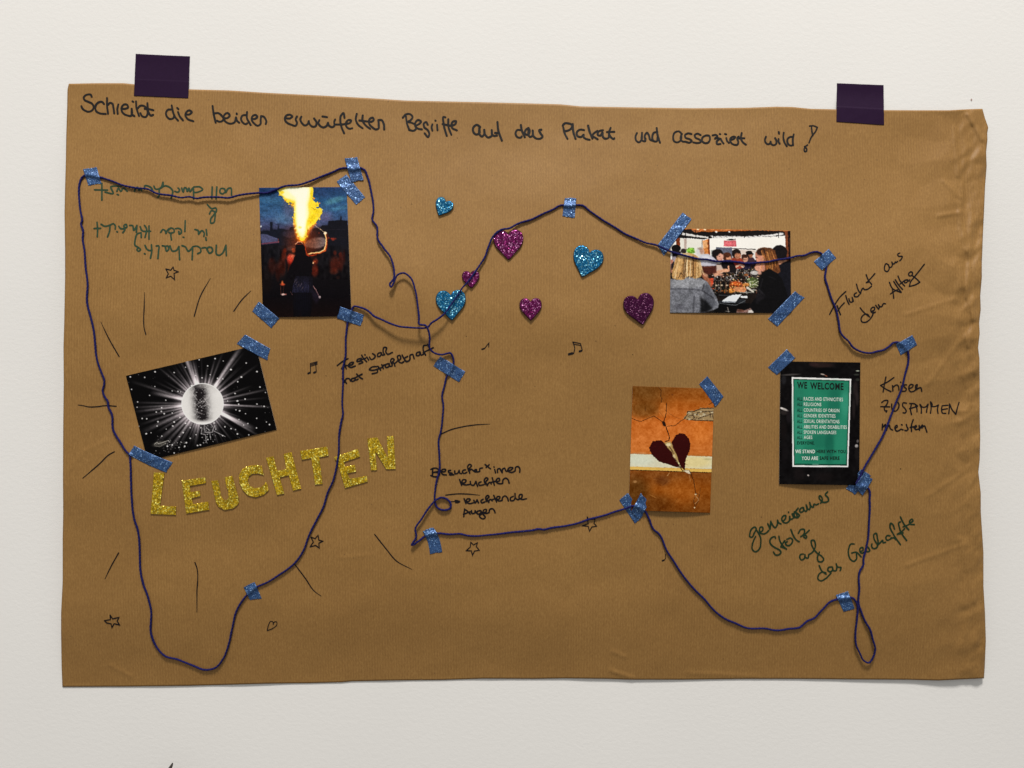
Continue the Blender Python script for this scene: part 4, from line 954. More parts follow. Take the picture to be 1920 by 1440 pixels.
c.poly([(360, 338), (500, 362), (650, 385), (650, 402), (500, 385), (345, 362)], (214, 212, 208), 1, 2, rough=3); c.line([(330, 378), (500, 396), (600, 408)], 12, (16, 14, 14))
c.poly([(660, 368), (720, 380), (800, 372), (900, 378), (1050, 380), (1200, 372), (1340, 360), (1440, 345), (1490, 335), (1500, 358), (1380, 378), (1100, 398), (860, 392), (700, 400)], (226, 224, 222), 1, 3, rough=5)
for x in (505, 705, 1050, 1435, 390): c.line([(x, 320), (x + 4, 392)], 8, (14, 12, 12))
for i in range(12): c.line([(700 + i * 62, 372 + rs.uniform(-3, 6)), (735 + i * 62, 384 + rs.uniform(-6, 6))], 5, (60, 56, 56), .6)
c.poly([(285, 400), (330, 395), (332, 500), (288, 500)], (120, 52, 22), 1, 2); c.poly([(585, 425), (660, 410), (668, 590), (600, 600)], (196, 120, 58), 1, 2); c.poly([(640, 410), (662, 410), (668, 592), (650, 592)], (120, 58, 24), 1, 2); c.poly([(585, 430), (635, 430), (640, 500), (590, 520)], (222, 168, 116), .9, 4)
c.poly([(1510, 320), (1545, 318), (1560, 700), (1525, 700)], (112, 58, 34), 1, 2); c.poly([(1542, 318), (1575, 318), (1590, 700), (1555, 700)], (24, 14, 12), 1, 2); c.line([(1562, 400), (1575, 600)], 6, (130, 80, 60), .6)
c.poly([(822, 428), (962, 428), (965, 495), (822, 492)], (196, 92, 100)); c.poly([(852, 410), (958, 405), (958, 425), (852, 425)], (150, 142, 140)); c.ell(905, 415, 26, 9, (24, 20, 20), 1, .2); c.line([(830, 450), (955, 470)], 8, (220, 130, 134), .6, 4)
c.poly([(735, 502), (915, 505), (920, 640), (735, 620)], (92, 96, 112), 1, 2); c.line([(918, 515), (1180, 525)], 9, (58, 50, 46)); c.poly([(920, 530), (1180, 535), (1180, 660), (920, 660)], (206, 188, 176), .8, 3); c.poly([(680, 535), (735, 535), (735, 620), (680, 620)], (120, 130, 128), .8, 3)
c.poly([(1110, 560), (1180, 560), (1180, 700), (1110, 700)], (224, 222, 218), .9, 3)
c.ell(450, 540, 44, 32, (112, 168, 48), 1, .3)
for _ in range(40): c.ell(rs.gauss(450, 22), rs.gauss(538, 16), 8, 6, rs.choice([(70, 120, 30), (150, 205, 80), (96, 150, 40)]), .8, .4)
c.ell(285, 515, 52, 42, (14, 11, 11), 1, .1); c.poly([(232, 540), (345, 550), (330, 600), (250, 620)], (30, 22, 24), 1, 3); c.ell(370, 545, 32, 28, (40, 32, 30), 1, .2, .4)
c.poly([(240, 600), (330, 605), (280, 660), (240, 680)], (150, 140, 150), 1, 3); c.poly([(226, 640), (250, 640), (262, 700), (240, 790), (226, 790)], (170, 110, 90), 1, 3); c.poly([(230, 690), (262, 660), (280, 690), (262, 740), (232, 760)], (30, 24, 30), 1, 3)
# table, plates and glasses
c.poly([(600, 700), (1230, 640), (1250, 1000), (1090, 1180), (760, 1120), (640, 900)], (26, 20, 18), 1, 4)
pal = [(236, 232, 228), (200, 150, 100), (180, 70, 34), (240, 238, 236), (60, 44, 36), (120, 60, 40), (214, 180, 150), (12, 10, 10), (12, 10, 10), (20, 16, 14), (90, 80, 76), (160, 110, 60), (70, 90, 50), (226, 200, 180)]
for _ in range(460):
    y = 690 + 330 * rs.random() ** 1.2; x = rs.uniform(640 + (y - 690) * .15, 1225)
    k = (y - 640) / 400 + .3
    c.ell(x, y, rs.uniform(4, 17) * k, rs.uniform(3, 8) * k, rs.choice(pal), rs.uniform(.5, 1), .3, rs.uniform(-.8, .8))
for _ in range(70):
    y = rs.uniform(690, 900); x = rs.uniform(700, 1200); c.line([(x, y), (x + rs.uniform(-12, 12), y + rs.uniform(14, 36))], 3.5, rs.choice([(244, 240, 238), (10, 8, 8), (10, 8, 8), (150, 96, 80)]), .85)
for x, y, r in ((1070, 800, 34), (1170, 795, 48), (940, 870, 36), (760, 850, 36), (870, 850, 28), (1075, 745, 26), (990, 760, 22)):
    c.ell(x, y, r, r * .8, (34, 28, 26), .6, .3); c.line([(x + r * math.cos(t_), y + r * .85 * math.sin(t_)) for t_ in np.linspace(0, 6.2, 18)], 3, (210, 204, 200), .7); c.ell(x - r * .3, y - r * .3, 4, 9, (250, 250, 250), .9, .5); c.line([(x, y + r), (x, y + r * 2)], 3.5, (190, 180, 174), .7)
c.ell(1170, 790, 44, 24, (228, 224, 222), .8, .3); c.ell(1075, 812, 24, 12, (150, 90, 50), .9, .4)
c.ell(1140, 870, 64, 28, (70, 84, 44), 1, .3); c.ell(1150, 925, 70, 34, (92, 100, 64), .9, .3)
for _ in range(70): c.ell(rs.gauss(1145, 36), rs.gauss(900, 24), 8, 5, rs.choice([(196, 206, 170), (60, 80, 34), (30, 40, 20), (224, 222, 200), (130, 140, 80)]), .9, .3, rs.uniform(-1, 1))
c.ell(960, 915, 66, 32, (196, 84, 30), .9, .4); c.ell(1070, 925, 40, 22, (216, 140, 70), .9, .4); c.ell(895, 990, 70, 26, (220, 140, 56), .9, .4, -.1)
for _ in range(80): c.ell(rs.gauss(950, 70), rs.gauss(950, 36), 9, 5, rs.choice([(230, 120, 50), (250, 200, 120), (120, 44, 18), (30, 18, 12)]), .8, .3, rs.uniform(-1, 1))
c.poly([(930, 965), (1010, 950), (1070, 960), (1072, 990), (1020, 1005), (940, 985)], (206, 138, 92), 1, 3, smooth=True); c.line([(1085, 955), (1150, 1000)], 22, (206, 200, 188)); c.line([(1010, 1010), (1160, 1010)], 10, (160, 160, 150), .8)
c.poly([(650, 855), (710, 850), (700, 920), (675, 950), (655, 900)], (196, 72, 44), 1, 3)
for x in (740, 800, 860): c.poly([(x - 22, 880), (x + 20, 880), (x + 24, 1060), (x - 24, 1070)], (12, 10, 10), .8, 4); c.line([(x - 12, 890), (x - 12, 1010)], 5, (210, 170, 130), .7); c.ell(x, 930, 12, 8, (230, 210, 180), .8, .5); c.ell(x + 4, 990, 10, 6, (180, 100, 50), .8, .5)
c.poly([(745, 1110), (1060, 1080), (1070, 1140), (960, 1165), (770, 1130)], (34, 36, 40)); c.poly([(800, 1108), (895, 1040), (1022, 1030), (960, 1112)], (226, 230, 234)); c.poly([(800, 1108), (960, 1112), (950, 1126), (810, 1122)], (132, 138, 146)); c.poly([(1010, 1050), (1088, 1050), (1090, 1075), (1015, 1070)], (226, 228, 230)); c.line([(770, 1040), (900, 1045)], 12, (60, 62, 66), .8)
c.poly([(740, 1130), (1120, 1130), (1100, 1240), (700, 1240)], (10, 9, 10), 1, 3); c.line([(770, 1130), (960, 1155), (1065, 1100)], 6, (96, 100, 104)); c.line([(865, 1180), (880, 1228)], 10, (170, 160, 150), .7); c.line([(840, 1220), (890, 1226)], 6, (200, 196, 190), .6)
c.poly([(980, 1200), (1060, 1210), (1160, 1170), (1155, 1240), (960, 1240)], (130, 100, 92), 1, 4); c.poly([(1100, 1210), (1165, 1200), (1160, 1240), (1090, 1240)], (226, 222, 216), .9, 4); c.ell(1010, 1215, 40, 14, (96, 58, 44), .9, .5)
# people down both sides
def person(x, y, r, hair, skin, body=None, face=.35):
    if body: c.poly([(x - r * 1.5, y + r * 2.9), (x - r * 1.1, y + r * 1.1), (x, y + r * .7), (x + r * 1.2, y + r * 1.1), (x + r * 1.7, y + r * 2.9)], body, 1, 3, smooth=True)
    c.ell(x, y, r, r * 1.05, hair, 1, .08); c.ell(x + r * face, y + r * .35, r * .62, r * .75, skin, 1, .25); c.ell(x - r * .1, y - r * .45, r * .95, r * .6, hair, 1, .15)
person(1110, 580, 38, (22, 18, 18), (150, 96, 70), (60, 40, 50)); c.poly([(1070, 565), (1155, 570), (1160, 580), (1100, 585)], (14, 12, 14))
person(1060, 620, 38, (60, 34, 26), (206, 150, 122), (40, 36, 60)); c.ell(1060, 645, 26, 26, (210, 156, 128), .9, .3); c.line([(1040, 642), (1082, 642)], 4, (70, 40, 34))
person(965, 575, 50, (26, 18, 16), (180, 116, 84), (150, 60, 40)); c.ell(972, 600, 26, 34, (186, 122, 90), .9, .3); c.poly([(910, 640), (970, 670), (950, 740), (900, 720)], (150, 50, 36), 1, 3)
person(860, 610, 48, (70, 36, 22), (196, 136, 104), (30, 24, 26)); c.poly([(800, 650), (900, 640), (960, 720), (960, 790), (820, 780), (790, 700)], (22, 18, 20), 1, 4)
person(755, 590, 64, (20, 15, 16), (206, 152, 128), None, .4); c.ell(785, 610, 30, 38, (214, 160, 138), 1, .25); c.line([(775, 632), (805, 640)], 4, (150, 60, 50)); c.line([(768, 600), (782, 602)], 4, (50, 30, 26))
c.poly([(735, 700), (790, 700), (830, 770), (790, 800), (730, 790)], (196, 176, 164), 1, 3); c.poly([(700, 800), (790, 755), (860, 745), (880, 770), (800, 785), (720, 830)], (214, 160, 128), 1, 3, smooth=True); c.line([(875, 715), (880, 765)], 18, (206, 150, 120))
c.line([(960, 720), (1000, 700), (1050, 715)], 18, (214, 170, 146)); c.line([(1000, 700), (1040, 730)], 12, (222, 190, 170)); c.ell(780, 810, 40, 14, (200, 144, 118), .9, .4)
c.ell(555, 555, 46, 52, (206, 204, 204), 1, .2); c.ell(575, 545, 24, 34, (176, 132, 112), .9, .4); c.ell(560, 515, 34, 14, (150, 130, 116), .8, .4)
c.poly([(560, 600), (620, 575), (700, 610), (745, 660), (740, 700), (680, 716), (570, 712), (520, 660)], (190, 190, 202), 1, 4, smooth=True); c.poly([(570, 600), (640, 600), (720, 650), (600, 650)], (224, 224, 232), .8, 8)
c.poly([(570, 716), (740, 712), (740, 790), (660, 810), (600, 790), (570, 760)], (70, 32, 26), 1, 5); c.line([(590, 730), (720, 722)], 8, (110, 60, 40), .6)
c.poly([(560, 770), (600, 790), (650, 840), (680, 900), (690, 960), (640, 900), (590, 850)], (150, 92, 66), 1, 5); c.ell(620, 815, 30, 18, (190, 140, 112), .8, .4, .6)
# woman in grey on the left
c.poly([(226, 860), (300, 850), (420, 840), (560, 850), (640, 890), (680, 960), (740, 1060), (766, 1140), (760, 1180), (700, 1210), (600, 1240), (215, 1240), (215, 870)], (112, 114, 122), 1, 4, smooth=False)
c.poly([(230, 870), (420, 850), (600, 870), (620, 950), (420, 960), (230, 950)], (150, 152, 158), .9, 14); c.poly([(590, 930), (640, 920), (700, 1020), (750, 1130), (690, 1190), (600, 1080)], (84, 86, 94), .9, 8)
c.line([(232, 972), (420, 970), (570, 985)], 12, (70, 70, 78), .8, 4); c.line([(600, 920), (580, 990), (700, 1070)], 12, (40, 40, 46), .8, 5); c.line([(490, 1060), (480, 1230)], 18, (52, 52, 58), .8, 8); c.ell(320, 1170, 60, 34, (80, 80, 88), .7, .6); c.poly([(560, 1060), (620, 1100), (700, 1190), (620, 1240), (560, 1240)], (12, 12, 14), .9, 10)
c.line([(700, 1040), (760, 1140)], 12, (140, 142, 150), .6, 6); c.speckle(6, 26, 4, ((c.X < 740) & (c.Y > 860)).astype(float), 2)
c.poly([(300, 600), (360, 572), (450, 570), (520, 600), (560, 680), (575, 760), (560, 840), (500, 850), (420, 830), (360, 868), (300, 866), (250, 850), (240, 790), (262, 700)], (186, 146, 92), 1, 3, smooth=True)
for i in range(46):
    x = rs.uniform(300, 545); e = rs.uniform(-40, 25) - (420 - x) * .28
    c.line([(x, 596 + abs(x - 420) * .2), (x + e * .4, 700), (x + e, rs.uniform(790, 860))], rs.uniform(6, 13), rs.choice([(226, 196, 146), (208, 166, 108), (128, 90, 50), (88, 56, 30), (240, 218, 178), (170, 124, 72)]), .75, 3)
c.ell(380, 600, 60, 24, (232, 218, 192), .7, .6); c.line([(310, 850), (340, 790), (380, 830)], 10, (60, 40, 24), .7); c.line([(470, 770), (480, 820), (450, 840)], 10, (70, 44, 24), .7)
# man and woman on the right
c.poly([(1380, 640), (1450, 690), (1540, 650), (1595, 670), (1590, 1240), (1300, 1240)], (20, 20, 27), 1, 3); c.poly([(1400, 560), (1440, 560), (1460, 640), (1540, 650), (1450, 700), (1410, 680)], (196, 138, 106), 1, 3); c.ell(1422, 590, 20, 32, (206, 146, 112), 1, .2)
c.ell(1450, 555, 86, 78, (20, 17, 19), 1, .05); c.poly([(1400, 540), (1530, 540), (1530, 620), (1480, 636), (1430, 620)], (22, 18, 20), 1, 3)
c.poly([(1185, 560), (1210, 520), (1290, 505), (1370, 520), (1410, 600), (1440, 700), (1455, 780), (1400, 800), (1300, 790), (1255, 780), (1260, 700), (1230, 640)], (96, 56, 32), 1, 3, smooth=True)
c.poly([(1182, 560), (1240, 560), (1285, 640), (1270, 770), (1205, 770), (1175, 740), (1190, 660), (1178, 620)], (198, 134, 110), 1, 4, smooth=True); c.ell(1250, 555, 60, 40, (46, 28, 22), 1, .25); c.ell(1205, 735, 30, 30, (214, 156, 132), .9, .3); c.line([(1182, 618), (1200, 612)], 6, (50, 30, 26))
for i in range(34):
    x = rs.uniform(1240, 1400); c.line([(x, 530 + rs.uniform(0, 30)), (x + 24 + rs.uniform(-12, 20), 640), (x + 30 + rs.uniform(-40, 50), rs.uniform(720, 800))], rs.uniform(5, 11), rs.choice([(216, 146, 76), (120, 70, 36), (60, 34, 22), (170, 104, 52), (46, 26, 18)]), .7, 3)
c.poly([(1250, 790), (1330, 740), (1420, 790), (1480, 860), (1530, 1000), (1560, 1240), (1160, 1240), (1110, 1160), (1190, 1060), (1215, 900), (1235, 840)], (13, 12, 14), 1, 4, smooth=False)
c.line([(1260, 860), (1230, 960), (1200, 1060)], 10, (40, 38, 42), .7, 6); c.line([(1330, 830), (1400, 860)], 10, (34, 32, 36), .6, 6); c.poly([(1190, 1040), (1240, 1000), (1290, 1060), (1180, 1150)], (26, 24, 28), .8, 8); c.ell(1240, 1000, 60, 10, (44, 42, 46), .6, .6, .8)
c.ell(1225, 790, 24, 20, (214, 160, 138), .8, .4)
c.tex = .20; c.warp(2.8, 15); c.soft = .75
photo_print(QC, c, lambda u, v: .0006 * np.sin(math.pi * u), 1.0, 'landscape colour photo of people dining at a long crowded table')

# --- heart painted on a cracked orange wall
QH = [(1186, 723.8), (1339.5, 729), (1331.5, 961.7), (1179, 957)]
c = Canvas(QH, (1150, 690, 4.645), (180, 92, 24))
c.vgrad([(150, (118, 66, 20)), (300, (168, 88, 26)), (450, (196, 104, 40)), (620, (202, 112, 50)), (740, (196, 108, 46)), (880, (138, 74, 24)), (930, (126, 68, 22)), (1060, (150, 80, 20)), (1250, (116, 60, 12))])
c.ell(270, 250, 170, 140, (92, 60, 22), .6, .8); c.ell(260, 370, 130, 60, (112, 70, 26), .6, .5); c.ell(700, 230, 130, 60, (146, 78, 22), .5, .6); c.ell(760, 560, 90, 110, (206, 112, 40), .5, .6); c.ell(200, 1080, 110, 130, (78, 48, 14), .7, .6); c.ell(430, 980, 60, 40, (90, 46, 16), .6, .6); c.ell(360, 1190, 150, 80, (92, 50, 12), .6, .6); c.ell(780, 1180, 90, 110, (120, 62, 12), .5, .6); c.ell(620, 1060, 120, 110, (168, 90, 26), .5, .6)
c.poly([(415, 300), (465, 310), (455, 440), (400, 420), (395, 350)], (196, 112, 48), .6, 3)
c.speckle(10, 46, 1); c.speckle(9, 16, 2); c.speckle(7, 7, 5)
c.poly([(148, 745), (862, 770), (858, 880), (144, 858)], (216, 210, 194)); c.ell(700, 820, 170, 50, (226, 206, 150), .8, .5); c.ell(230, 800, 120, 50, (212, 216, 208), .8, .5); c.poly([(144, 858), (858, 882), (858, 908), (144, 888)], (222, 180, 96)); c.line([(144, 888), (858, 912)], 6, (60, 30, 10)); c.speckle(6, 12, 6, ((c.Y > 750) & (c.Y < 900)).astype(float)); c.ell(820, 795, 30, 8, (180, 170, 130), .7, .6); c.line([(150, 745), (862, 770)], 5, (160, 96, 44), .7)
DKC = (44, 22, 12)
c.poly([(645, 375), (700, 372), (760, 350), (878, 348), (878, 460), (800, 458), (720, 456), (640, 448), (612, 440), (640, 410)], (158, 132, 98), 1, 2, rough=6)
for p in ([(645, 378), (690, 384), (720, 370), (770, 352), (875, 350)], [(700, 400), (740, 410), (730, 390), (790, 380), (870, 376)], [(650, 420), (690, 410), (710, 430), (690, 448)], [(790, 390), (800, 420), (860, 400), (872, 440)], [(640, 448), (720, 456), (800, 458), (876, 462)], [(620, 440), (650, 400), (645, 378)], [(740, 440), (790, 420)], [(840, 380), (850, 430)]):
    c.line(p, 7, (50, 34, 24), .85)
for _ in range(40): c.ell(rs.uniform(650, 870), rs.uniform(375, 455), rs.uniform(4, 14), rs.uniform(3, 8), rs.choice([(214, 204, 186), (120, 100, 80), (90, 70, 54), (196, 182, 160)]), .7, .4, rs.uniform(-.6, .6))
c.line([(160, 438), (200, 456), (240, 466), (300, 440), (355, 418), (400, 450), (432, 470)], 5, DKC, .9); c.line([(395, 165), (418, 200), (412, 240), (424, 270), (415, 298)], 5, DKC, .85); c.line([(462, 305), (460, 400), (440, 465)], 6, DKC, .9)
c.line([(432, 468), (445, 490), (458, 510), (470, 545), (488, 600), (484, 632), (455, 640)], 8, (26, 14, 10)); c.ell(442, 486, 14, 24, (34, 20, 14), .95, .3, -.4); c.line([(470, 508), (540, 500), (590, 460), (625, 440)], 5, DKC, .85); c.line([(280, 340), (278, 376)], 4, DKC, .5); c.line([(480, 390), (540, 430), (580, 440)], 5, (140, 74, 30), .7); c.line([(400, 380), (445, 436)], 4, (120, 60, 24), .7); c.line([(830, 318), (865, 300)], 5, DKC, .8); c.ell(513, 232, 8, 8, (110, 56, 20), .8, .5)
RED = (52, 9, 9)
c.poly([(340, 640), (380, 630), (420, 634), (460, 665), (500, 700), (520, 760), (560, 830), (580, 868), (540, 862), (480, 840), (420, 822), (395, 812), (350, 770), (320, 730), (314, 690)], RED, 1, 1.5, rough=3)
c.poly([(512, 640), (540, 590), (580, 568), (620, 574), (655, 610), (674, 670), (664, 720), (632, 790), (622, 886), (590, 870), (560, 800), (520, 720), (500, 670)], RED, 1, 1.5, rough=3)
for _ in range(50): 
    x, y = rs.uniform(330, 650), rs.uniform(600, 840); c.line([(x, y), (x + rs.uniform(10, 26), y + rs.uniform(-5, 5))], 3, rs.choice([(76, 14, 12), (34, 6, 6)]), .5 if ((x < 480 and y > 650 and y < 650 + (x - 320) * 1.1 + 60) or x > 530) else 0)
c.poly([(440, 650), (500, 640), (520, 690), (555, 770), (572, 830), (545, 800), (505, 730), (470, 690)], (176, 146, 96), 1, 2, rough=3); c.line([(470, 660), (510, 720), (540, 790), (572, 850)], 5, (70, 46, 26), .8); c.line([(495, 690), (530, 740), (520, 760)], 5, (90, 66, 40), .8); c.ell(480, 668, 20, 14, (230, 214, 180), .9, .4); c.ell(530, 770, 10, 20, (220, 200, 160), .8, .4, -.4)
c.line([(575, 850), (600, 890), (660, 890), (675, 920), (700, 980), (712, 1060), (720, 1096)], 6, (50, 28, 14), .9); c.line([(570, 840), (590, 880), (610, 905), (670, 912)], 5, (40, 22, 12), .9); c.poly([(610, 892), (660, 890), (675, 925), (640, 915)], (226, 214, 200), .9, 2); c.line([(662, 930), (672, 990)], 3, (206, 160, 110), .6)
c.line([(720, 1096), (700, 1150), (710, 1215), (740, 1160), (750, 1100), (720, 1096)], 5, (70, 40, 20), .85); c.line([(715, 1110), (745, 1150), (712, 1180)], 5, (190, 150, 110), .8); c.line([(760, 1040), (752, 1090)], 4, (80, 46, 20), .7); c.ell(708, 1216, 8, 5, (236, 214, 180), .9, .5); c.ell(716, 1100, 9, 5, (236, 214, 180), .9, .5)
c.line([(350, 960), (420, 970), (470, 990), (430, 1020)], 6, (96, 46, 14), .6, 4); c.line([(470, 940), (490, 912)], 4, (210, 170, 120), .8); c.line([(320, 1105), (370, 1130)], 4, (196, 140, 80), .6); c.line([(330, 1130), (420, 1250)], 3, (90, 46, 12), .5); c.ell(190, 990, 16, 12, (176, 128, 84), .8, .5); c.line([(560, 1130), (500, 1210)], 3, (96, 50, 14), .5)
c.warp(2.2, 9); c.soft = .4; c.a = np.clip(c.a * np.array((1.05, 1.06, 1.0)), 0, 255)
photo_print(QH, c, lambda u, v: .0022 * np.sin(math.pi * u) * v * v + .0004, .97, 'upright colour photo of a broken dark red heart painted on a cracked orange wall')

# --- welcome sign in a dark window
QW = [(1463.3, 677.5), (1613.3, 679.6), (1611, 909.8), (1460.8, 907.7)]
c = Canvas(QW, (1430, 640, 4.8), (12, 10, 11))
c.speckle(5, 60, 1); c.speckle(4, 22, 2)
for x, y, rx, ry, col, al, an in [(540, 215, 90, 26, (44, 30, 28), .8, 0), (460, 205, 40, 20, (52, 34, 34), .7, 0), (575, 262, 110, 26, (6, 5, 6), 1, 0), (855, 266, 16, 5, (190, 200, 180), .8, 0), (845, 300, 26, 8, (70, 76, 66), .6, 0), (855, 345, 18, 12, (60, 66, 56), .6, 0),
                                 (250, 300, 80, 8, (84, 80, 78), .7, -.05), (190, 345, 22, 40, (46, 46, 50), .6, 0), (195, 612, 36, 10, (214, 208, 202), .9, .4), (170, 602, 12, 8, (235, 230, 226), .8, .3), (235, 680, 22, 60, (40, 34, 38), .6, 0), (190, 640, 30, 22, (62, 54, 52), .6, .2),
                                 (835, 430, 22, 70, (50, 40, 40), .6, 0), (850, 520, 14, 60, (54, 44, 44), .6, 0), (820, 600, 14, 90, (46, 38, 38), .6, 0), (845, 942, 14, 15, (206, 202, 200), .9, .2), (855, 898, 10, 14, (110, 104, 102), .8, .2), (850, 1010, 22, 60, (34, 30, 30), .6, 0),
                                 (410, 1206, 9, 7, (190, 180, 176), .9, .3), (330, 1200, 50, 60, (30, 24, 24), .6, 0), (560, 1220, 80, 40, (26, 20, 20), .6, 0), (190, 800, 30, 90, (24, 18, 18), .7, 0), (200, 1000, 26, 80, (22, 18, 20), .6, 0), (540, 297, 20, 6, (190, 176, 166), .8, .2), (570, 310, 14, 5, (150, 90, 70), .8, .4)]:
    c.ell(x, y, rx, ry, col, al, .5, an)
c.poly([(262, 322), (797, 338), (770, 1132), (268, 1130)], (232, 236, 230), 1)
gm = np.zeros(c.X.shape)
c.poly([(276, 337), (784, 352), (759, 1119), (281, 1116)], (18, 74, 58), 1)
c.poly([(283, 346), (776, 361), (751, 1108), (288, 1106)], (38, 132, 102), 1, 4)
for x, y, rx, ry, col, al, an in [(330, 700, 60, 260, (62, 160, 130), .6, 0), (330, 520, 50, 120, (30, 110, 86), .5, 0), (640, 430, 130, 70, (28, 110, 84), .5, 0), (640, 640, 60, 240, (24, 100, 80), .6, .05), (520, 900, 90, 70, (28, 106, 84), .6, 0), (600, 950, 40, 150, (20, 92, 74), .6, 0), (420, 1020, 70, 60, (26, 100, 80), .5, 0), (740, 560, 40, 120, (66, 160, 132), .5, 0), (360, 820, 60, 60, (60, 156, 126), .5, 0), (700, 860, 50, 200, (46, 142, 112), .5, 0)]:
    c.ell(x, y, rx, ry, col, al, .5, an)
c.line([(300, 1102), (440, 1105)], 5, (12, 46, 36), .9); c.line([(450, 1106), (500, 1106)], 4, (150, 190, 175), .7); c.line([(510, 1106), (748, 1108)], 5, (12, 46, 36), .9)
wcurl = lambda u, v: .0020 * np.sin(math.pi * u) * v * v + .0004
welcome = photo_print(QW, c, wcurl, 1.0, 'upright photo of a green WE WELCOME sign behind dark glass')

def lettering(text, x0, x1, top, base, mat, parent, off=.02):
    """flat letters fitted between crop columns x0..x1, cap height top..base"""
    cu = bpy.data.curves.new('lettering', 'FONT'); cu.body = text; cu.offset = off; cu.space_character = 1.12; cu.resolution_u = 3
    to = bpy.data.objects.new('lettering', cu)
    me = bpy.data.meshes.new_from_object(to)
    v = np.array([p.co[:] for p in me.vertices]); f = [list(p.vertices) for p in me.polygons]
    bpy.data.objects.remove(to); bpy.data.meshes.remove(me); bpy.data.curves.remove(cu)
    a, b = v[:, 0].min(), v[:, 0].max(); lo, hi = v[:, 1].min(), v[:, 1].max()
    X = x0 + (v[:, 0] - a) / (b - a) * (x1 - x0)
    Y = base - (v[:, 1] - lo) / (hi - lo) * (base - top)
    Y = Y + .028 * (1 - (Y - 325) / 805) * (X - 300)
    gx = 1430 + X / 4.8; gy = 640 + Y / 4.8
    u = (gx - 1461.5) / 150; w_ = (gy - 678) / 230
    h = H(gx, gy) + .0007 + wcurl(u, w_) + .00009
    return obj('lettering', PA(gx, gy, h), f, mat, parent=parent)
lettering('WE', 310, 400, 363, 424, M_K, welcome, .03)
lettering('WELCOME', 428, 728, 364, 428, M_K, welcome, .03)
rows = [('RACES AND ETHNICITIES', 722, 502, 534), ('RELIGIONS', 527, 552, 583), ('COUNTRIES OF ORIGIN', 690, 604, 635), ('GENDER IDENTITIES', 655, 654, 685), ('SEXUAL ORIENTATIONS', 690, 704, 736),
        ('ABILITIES AND DISABILITIES', 757, 755, 786), ('SPOKEN LANGUAGES', 662, 804, 835), ('AGES', 447, 851, 881)]
for t_, xr, tp, bs in rows:
    lettering('ALL', 309, 357, tp - 1, bs - 1, M_KG, welcome, .02)
    lettering(t_, 370, xr, tp - 3, bs - 3, M_W, welcome, .002)
lettering('EVERYONE.', 310, 467, 899, 929, M_KG, welcome, .03)
lettering('WE STAND', 294, 470, 974, 1007, M_W, welcome, .015)
lettering('HERE WITH YOU', 485, 747, 974, 1005, M_K, welcome, .03)
lettering('YOU ARE', 351, 498, 1035, 1068, M_W, welcome, .015)
lettering('SAFE HERE', 512, 692, 1034, 1067, M_K, welcome, .03)


